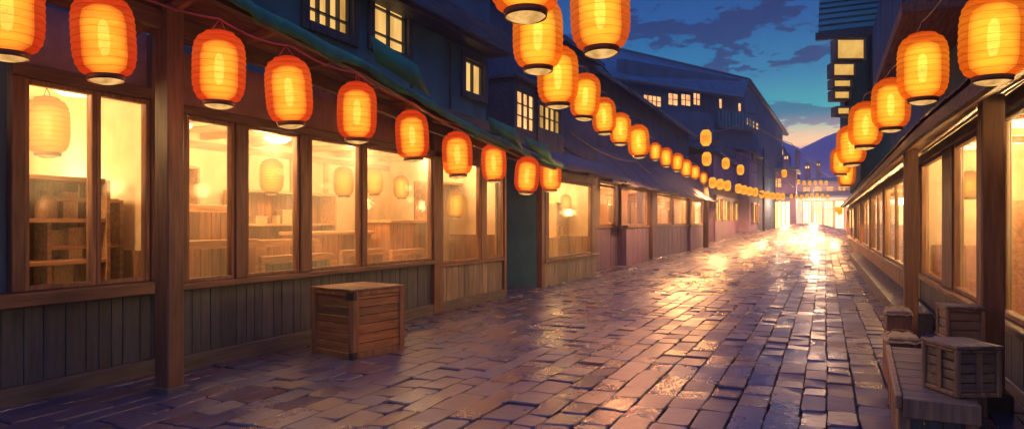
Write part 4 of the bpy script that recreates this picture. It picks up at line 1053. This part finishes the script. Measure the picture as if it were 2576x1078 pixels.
# ceiling lamps
def ceiling_lamp(label, loc, r=.22):
    t = thing('ceiling_lamp', label, 'lamp', loc, 'ceiling lamps inside the shops')
    c = V3(loc)
    obj(MB().lathe([(.001, -.11), (r * .6, -.095), (r, -.03), (r, .0)], 20, False, False, c), 'lamp_glass', 'lamp', t)
    obj(MB().lathe([(r * 1.05, -.02), (r * 1.08, .0), (r * 1.05, .012), (.001, .012)], 20, False, False, c), 'lamp_rim', 'inwoody', t)
for lb, p in (('round ceiling lamp in the right light of the left edge window', (XA - .8, 4.6, 3.06)), ('round ceiling lamp high in the first long-shop window', (XB - .6, 5.9, 3.0)),
              ('round ceiling lamp deep in the first long-shop window', (XB - 1.9, 6.6, 3.0)), ('round ceiling lamp high in the second long-shop window', (XB - .7, 7.4, 3.0)),
              ('round ceiling lamp deep in the second long-shop window', (XB - 1.8, 8.4, 3.0)), ('round ceiling lamp high in the third long-shop window', (XB - .7, 8.9, 3.0)),
              ('round ceiling lamp high in the widest long-shop window', (XB - .9, 10.4, 3.0)), ('round bright lamp in the window past the alley', (XC - .55, 16.7, 2.3)),
              ('bright ceiling lamp in the far light of the big right window', (XR + .5, 12.6, 2.85)), ('bright ceiling lamp in the near light of the big right window', (XR + .6, 10.0, 2.85)),
              ('bright ceiling lamp in the first window of the right row', (XS + .5, 17.5, 2.85)), ('bright ceiling lamp in the second window of the right row', (XS + .5, 23, 2.85))):
    ceiling_lamp(lb, p)
# lanterns inside
IG = 'pale lanterns inside the shops'
def inlan(px, bot, X, label, sc=.8):
    p = onx(px, bot, X); d = -X * sn + p.y * cs
    return lantern('c', px, bot, 1, label, IG, d=d, sc=sc)
inlan(120, 393, XA - .5, 'large pale yellow lantern inside the left edge window', .86)
inlan(683, 488, XB - .7, 'cream lantern inside the second long-shop window', .72)
inlan(865, 496, XB - .35, 'amber cream lantern inside the third long-shop window', .68)
inlan(942, 491, XB - .5, 'half hidden lantern behind the post of the widest window', .66)
inlan(1010, 500, XB - 1.2, 'faint cream lantern deep inside the widest window', .66)
inlan(1145, 548, XB - .25, 'square-looking lantern behind the door panel glass', .76)
inlan(2352, 520, XR + .45, 'pale lantern inside the far light of the big right window', .62)
inlan(2440, 500, XR + .4, 'pale lantern inside the near light of the big right window', .62)
inlan(2252, 535, XS + .4, 'pale lantern inside the first window of the right row', .6)
inlan(1424, 531, XC - .5, 'brownish lantern inside the window past the alley', .72)

# ------------------------------------------------------------------ sky, sun, haze
wd = bpy.data.worlds.new('World'); S.world = wd; wd.use_nodes = True
t = wd.node_tree; ns = t.nodes; ln = t.links; ns.clear()
tc = ns.new('ShaderNodeTexCoord'); sp = ns.new('ShaderNodeSeparateXYZ'); ln.new(tc.outputs['Generated'], sp.inputs[0])
srgb = lambda r, g_, b_: tuple(((c / 255 + .055) / 1.055) ** 2.4 for c in (r, g_, b_))
sky = ramp(ns, ln, sp.outputs[2], [(0.0, srgb(235, 175, 150)), (.113, srgb(252, 200, 150)), (.134, srgb(165, 190, 160)), (.156, srgb(44, 160, 160)), (.20, srgb(6, 118, 150)), (.27, srgb(0, 76, 128)), (.35, srgb(0, 46, 98)), (.55, srgb(70, 128, 225)), (1, srgb(92, 152, 255))])
mp = ns.new('ShaderNodeMapping'); mp.inputs['Scale'].default_value = (1, 1, 2.6); mp.inputs['Location'].default_value = (.35, .1, .42); ln.new(tc.outputs['Generated'], mp.inputs[0])
cn = ns.new('ShaderNodeTexNoise'); cn.inputs['Scale'].default_value = 9.5; cn.inputs['Detail'].default_value = 7; cn.inputs['Roughness'].default_value = .62; ln.new(mp.outputs[0], cn.inputs['Vector'])
cm = ramp(ns, ln, cn.outputs[0], [(.505, 0.0), (.53, .93)])
ccol = ramp(ns, ln, sp.outputs[2], [(.10, srgb(214, 150, 140)), (.15, srgb(30, 110, 130)), (.20, srgb(6, 54, 92)), (.30, srgb(0, 26, 66))])
col = mixc(ns, ln, cm, sky, ccol)
bg = ns.new('ShaderNodeBackground'); ln.new(col, bg.inputs[0]); bg.inputs[1].default_value = 1.7
ow_ = ns.new('ShaderNodeOutputWorld'); ln.new(bg.outputs[0], ow_.inputs[0])
sl = bpy.data.lights.new('sun', 'SUN'); sl.energy = .12; sl.angle = math.radians(25); sl.color = (.55, .7, 1.0)
so = bpy.data.objects.new('sun', sl); COL.objects.link(so); so.rotation_euler = (math.radians(35), math.radians(12), 0)

HAZE = .0024
if HAZE:
    m, t, ns, ln = nt('dusk haze'); pv = ns.new('ShaderNodeVolumePrincipled'); pv.inputs['Color'].default_value = (.74, .68, .86, 1); pv.inputs['Density'].default_value = HAZE
    pv.inputs['Anisotropy'].default_value = .6
    o_ = ns.new('ShaderNodeOutputMaterial'); ln.new(pv.outputs[0], o_.inputs['Volume'])
    M['haze'] = m
    tag(obj(MB().box(-220, 220, -62, 240, -2.5, 48), 'haze', 'haze'), 'thin violet evening haze filling the street', kind='stuff')

S.render.engine = 'CYCLES'
S.view_settings.view_transform = 'Standard'; S.view_settings.look = 'None'; S.view_settings.exposure = 0; S.view_settings.gamma = 1
cy = S.cycles
cy.use_denoising = True; cy.max_bounces = 6; cy.diffuse_bounces = 3; cy.glossy_bounces = 3; cy.transmission_bounces = 3; cy.transparent_max_bounces = 36; cy.volume_bounces = 0
cy.sample_clamp_indirect = 6; cy.caustics_reflective = False; cy.caustics_refractive = False
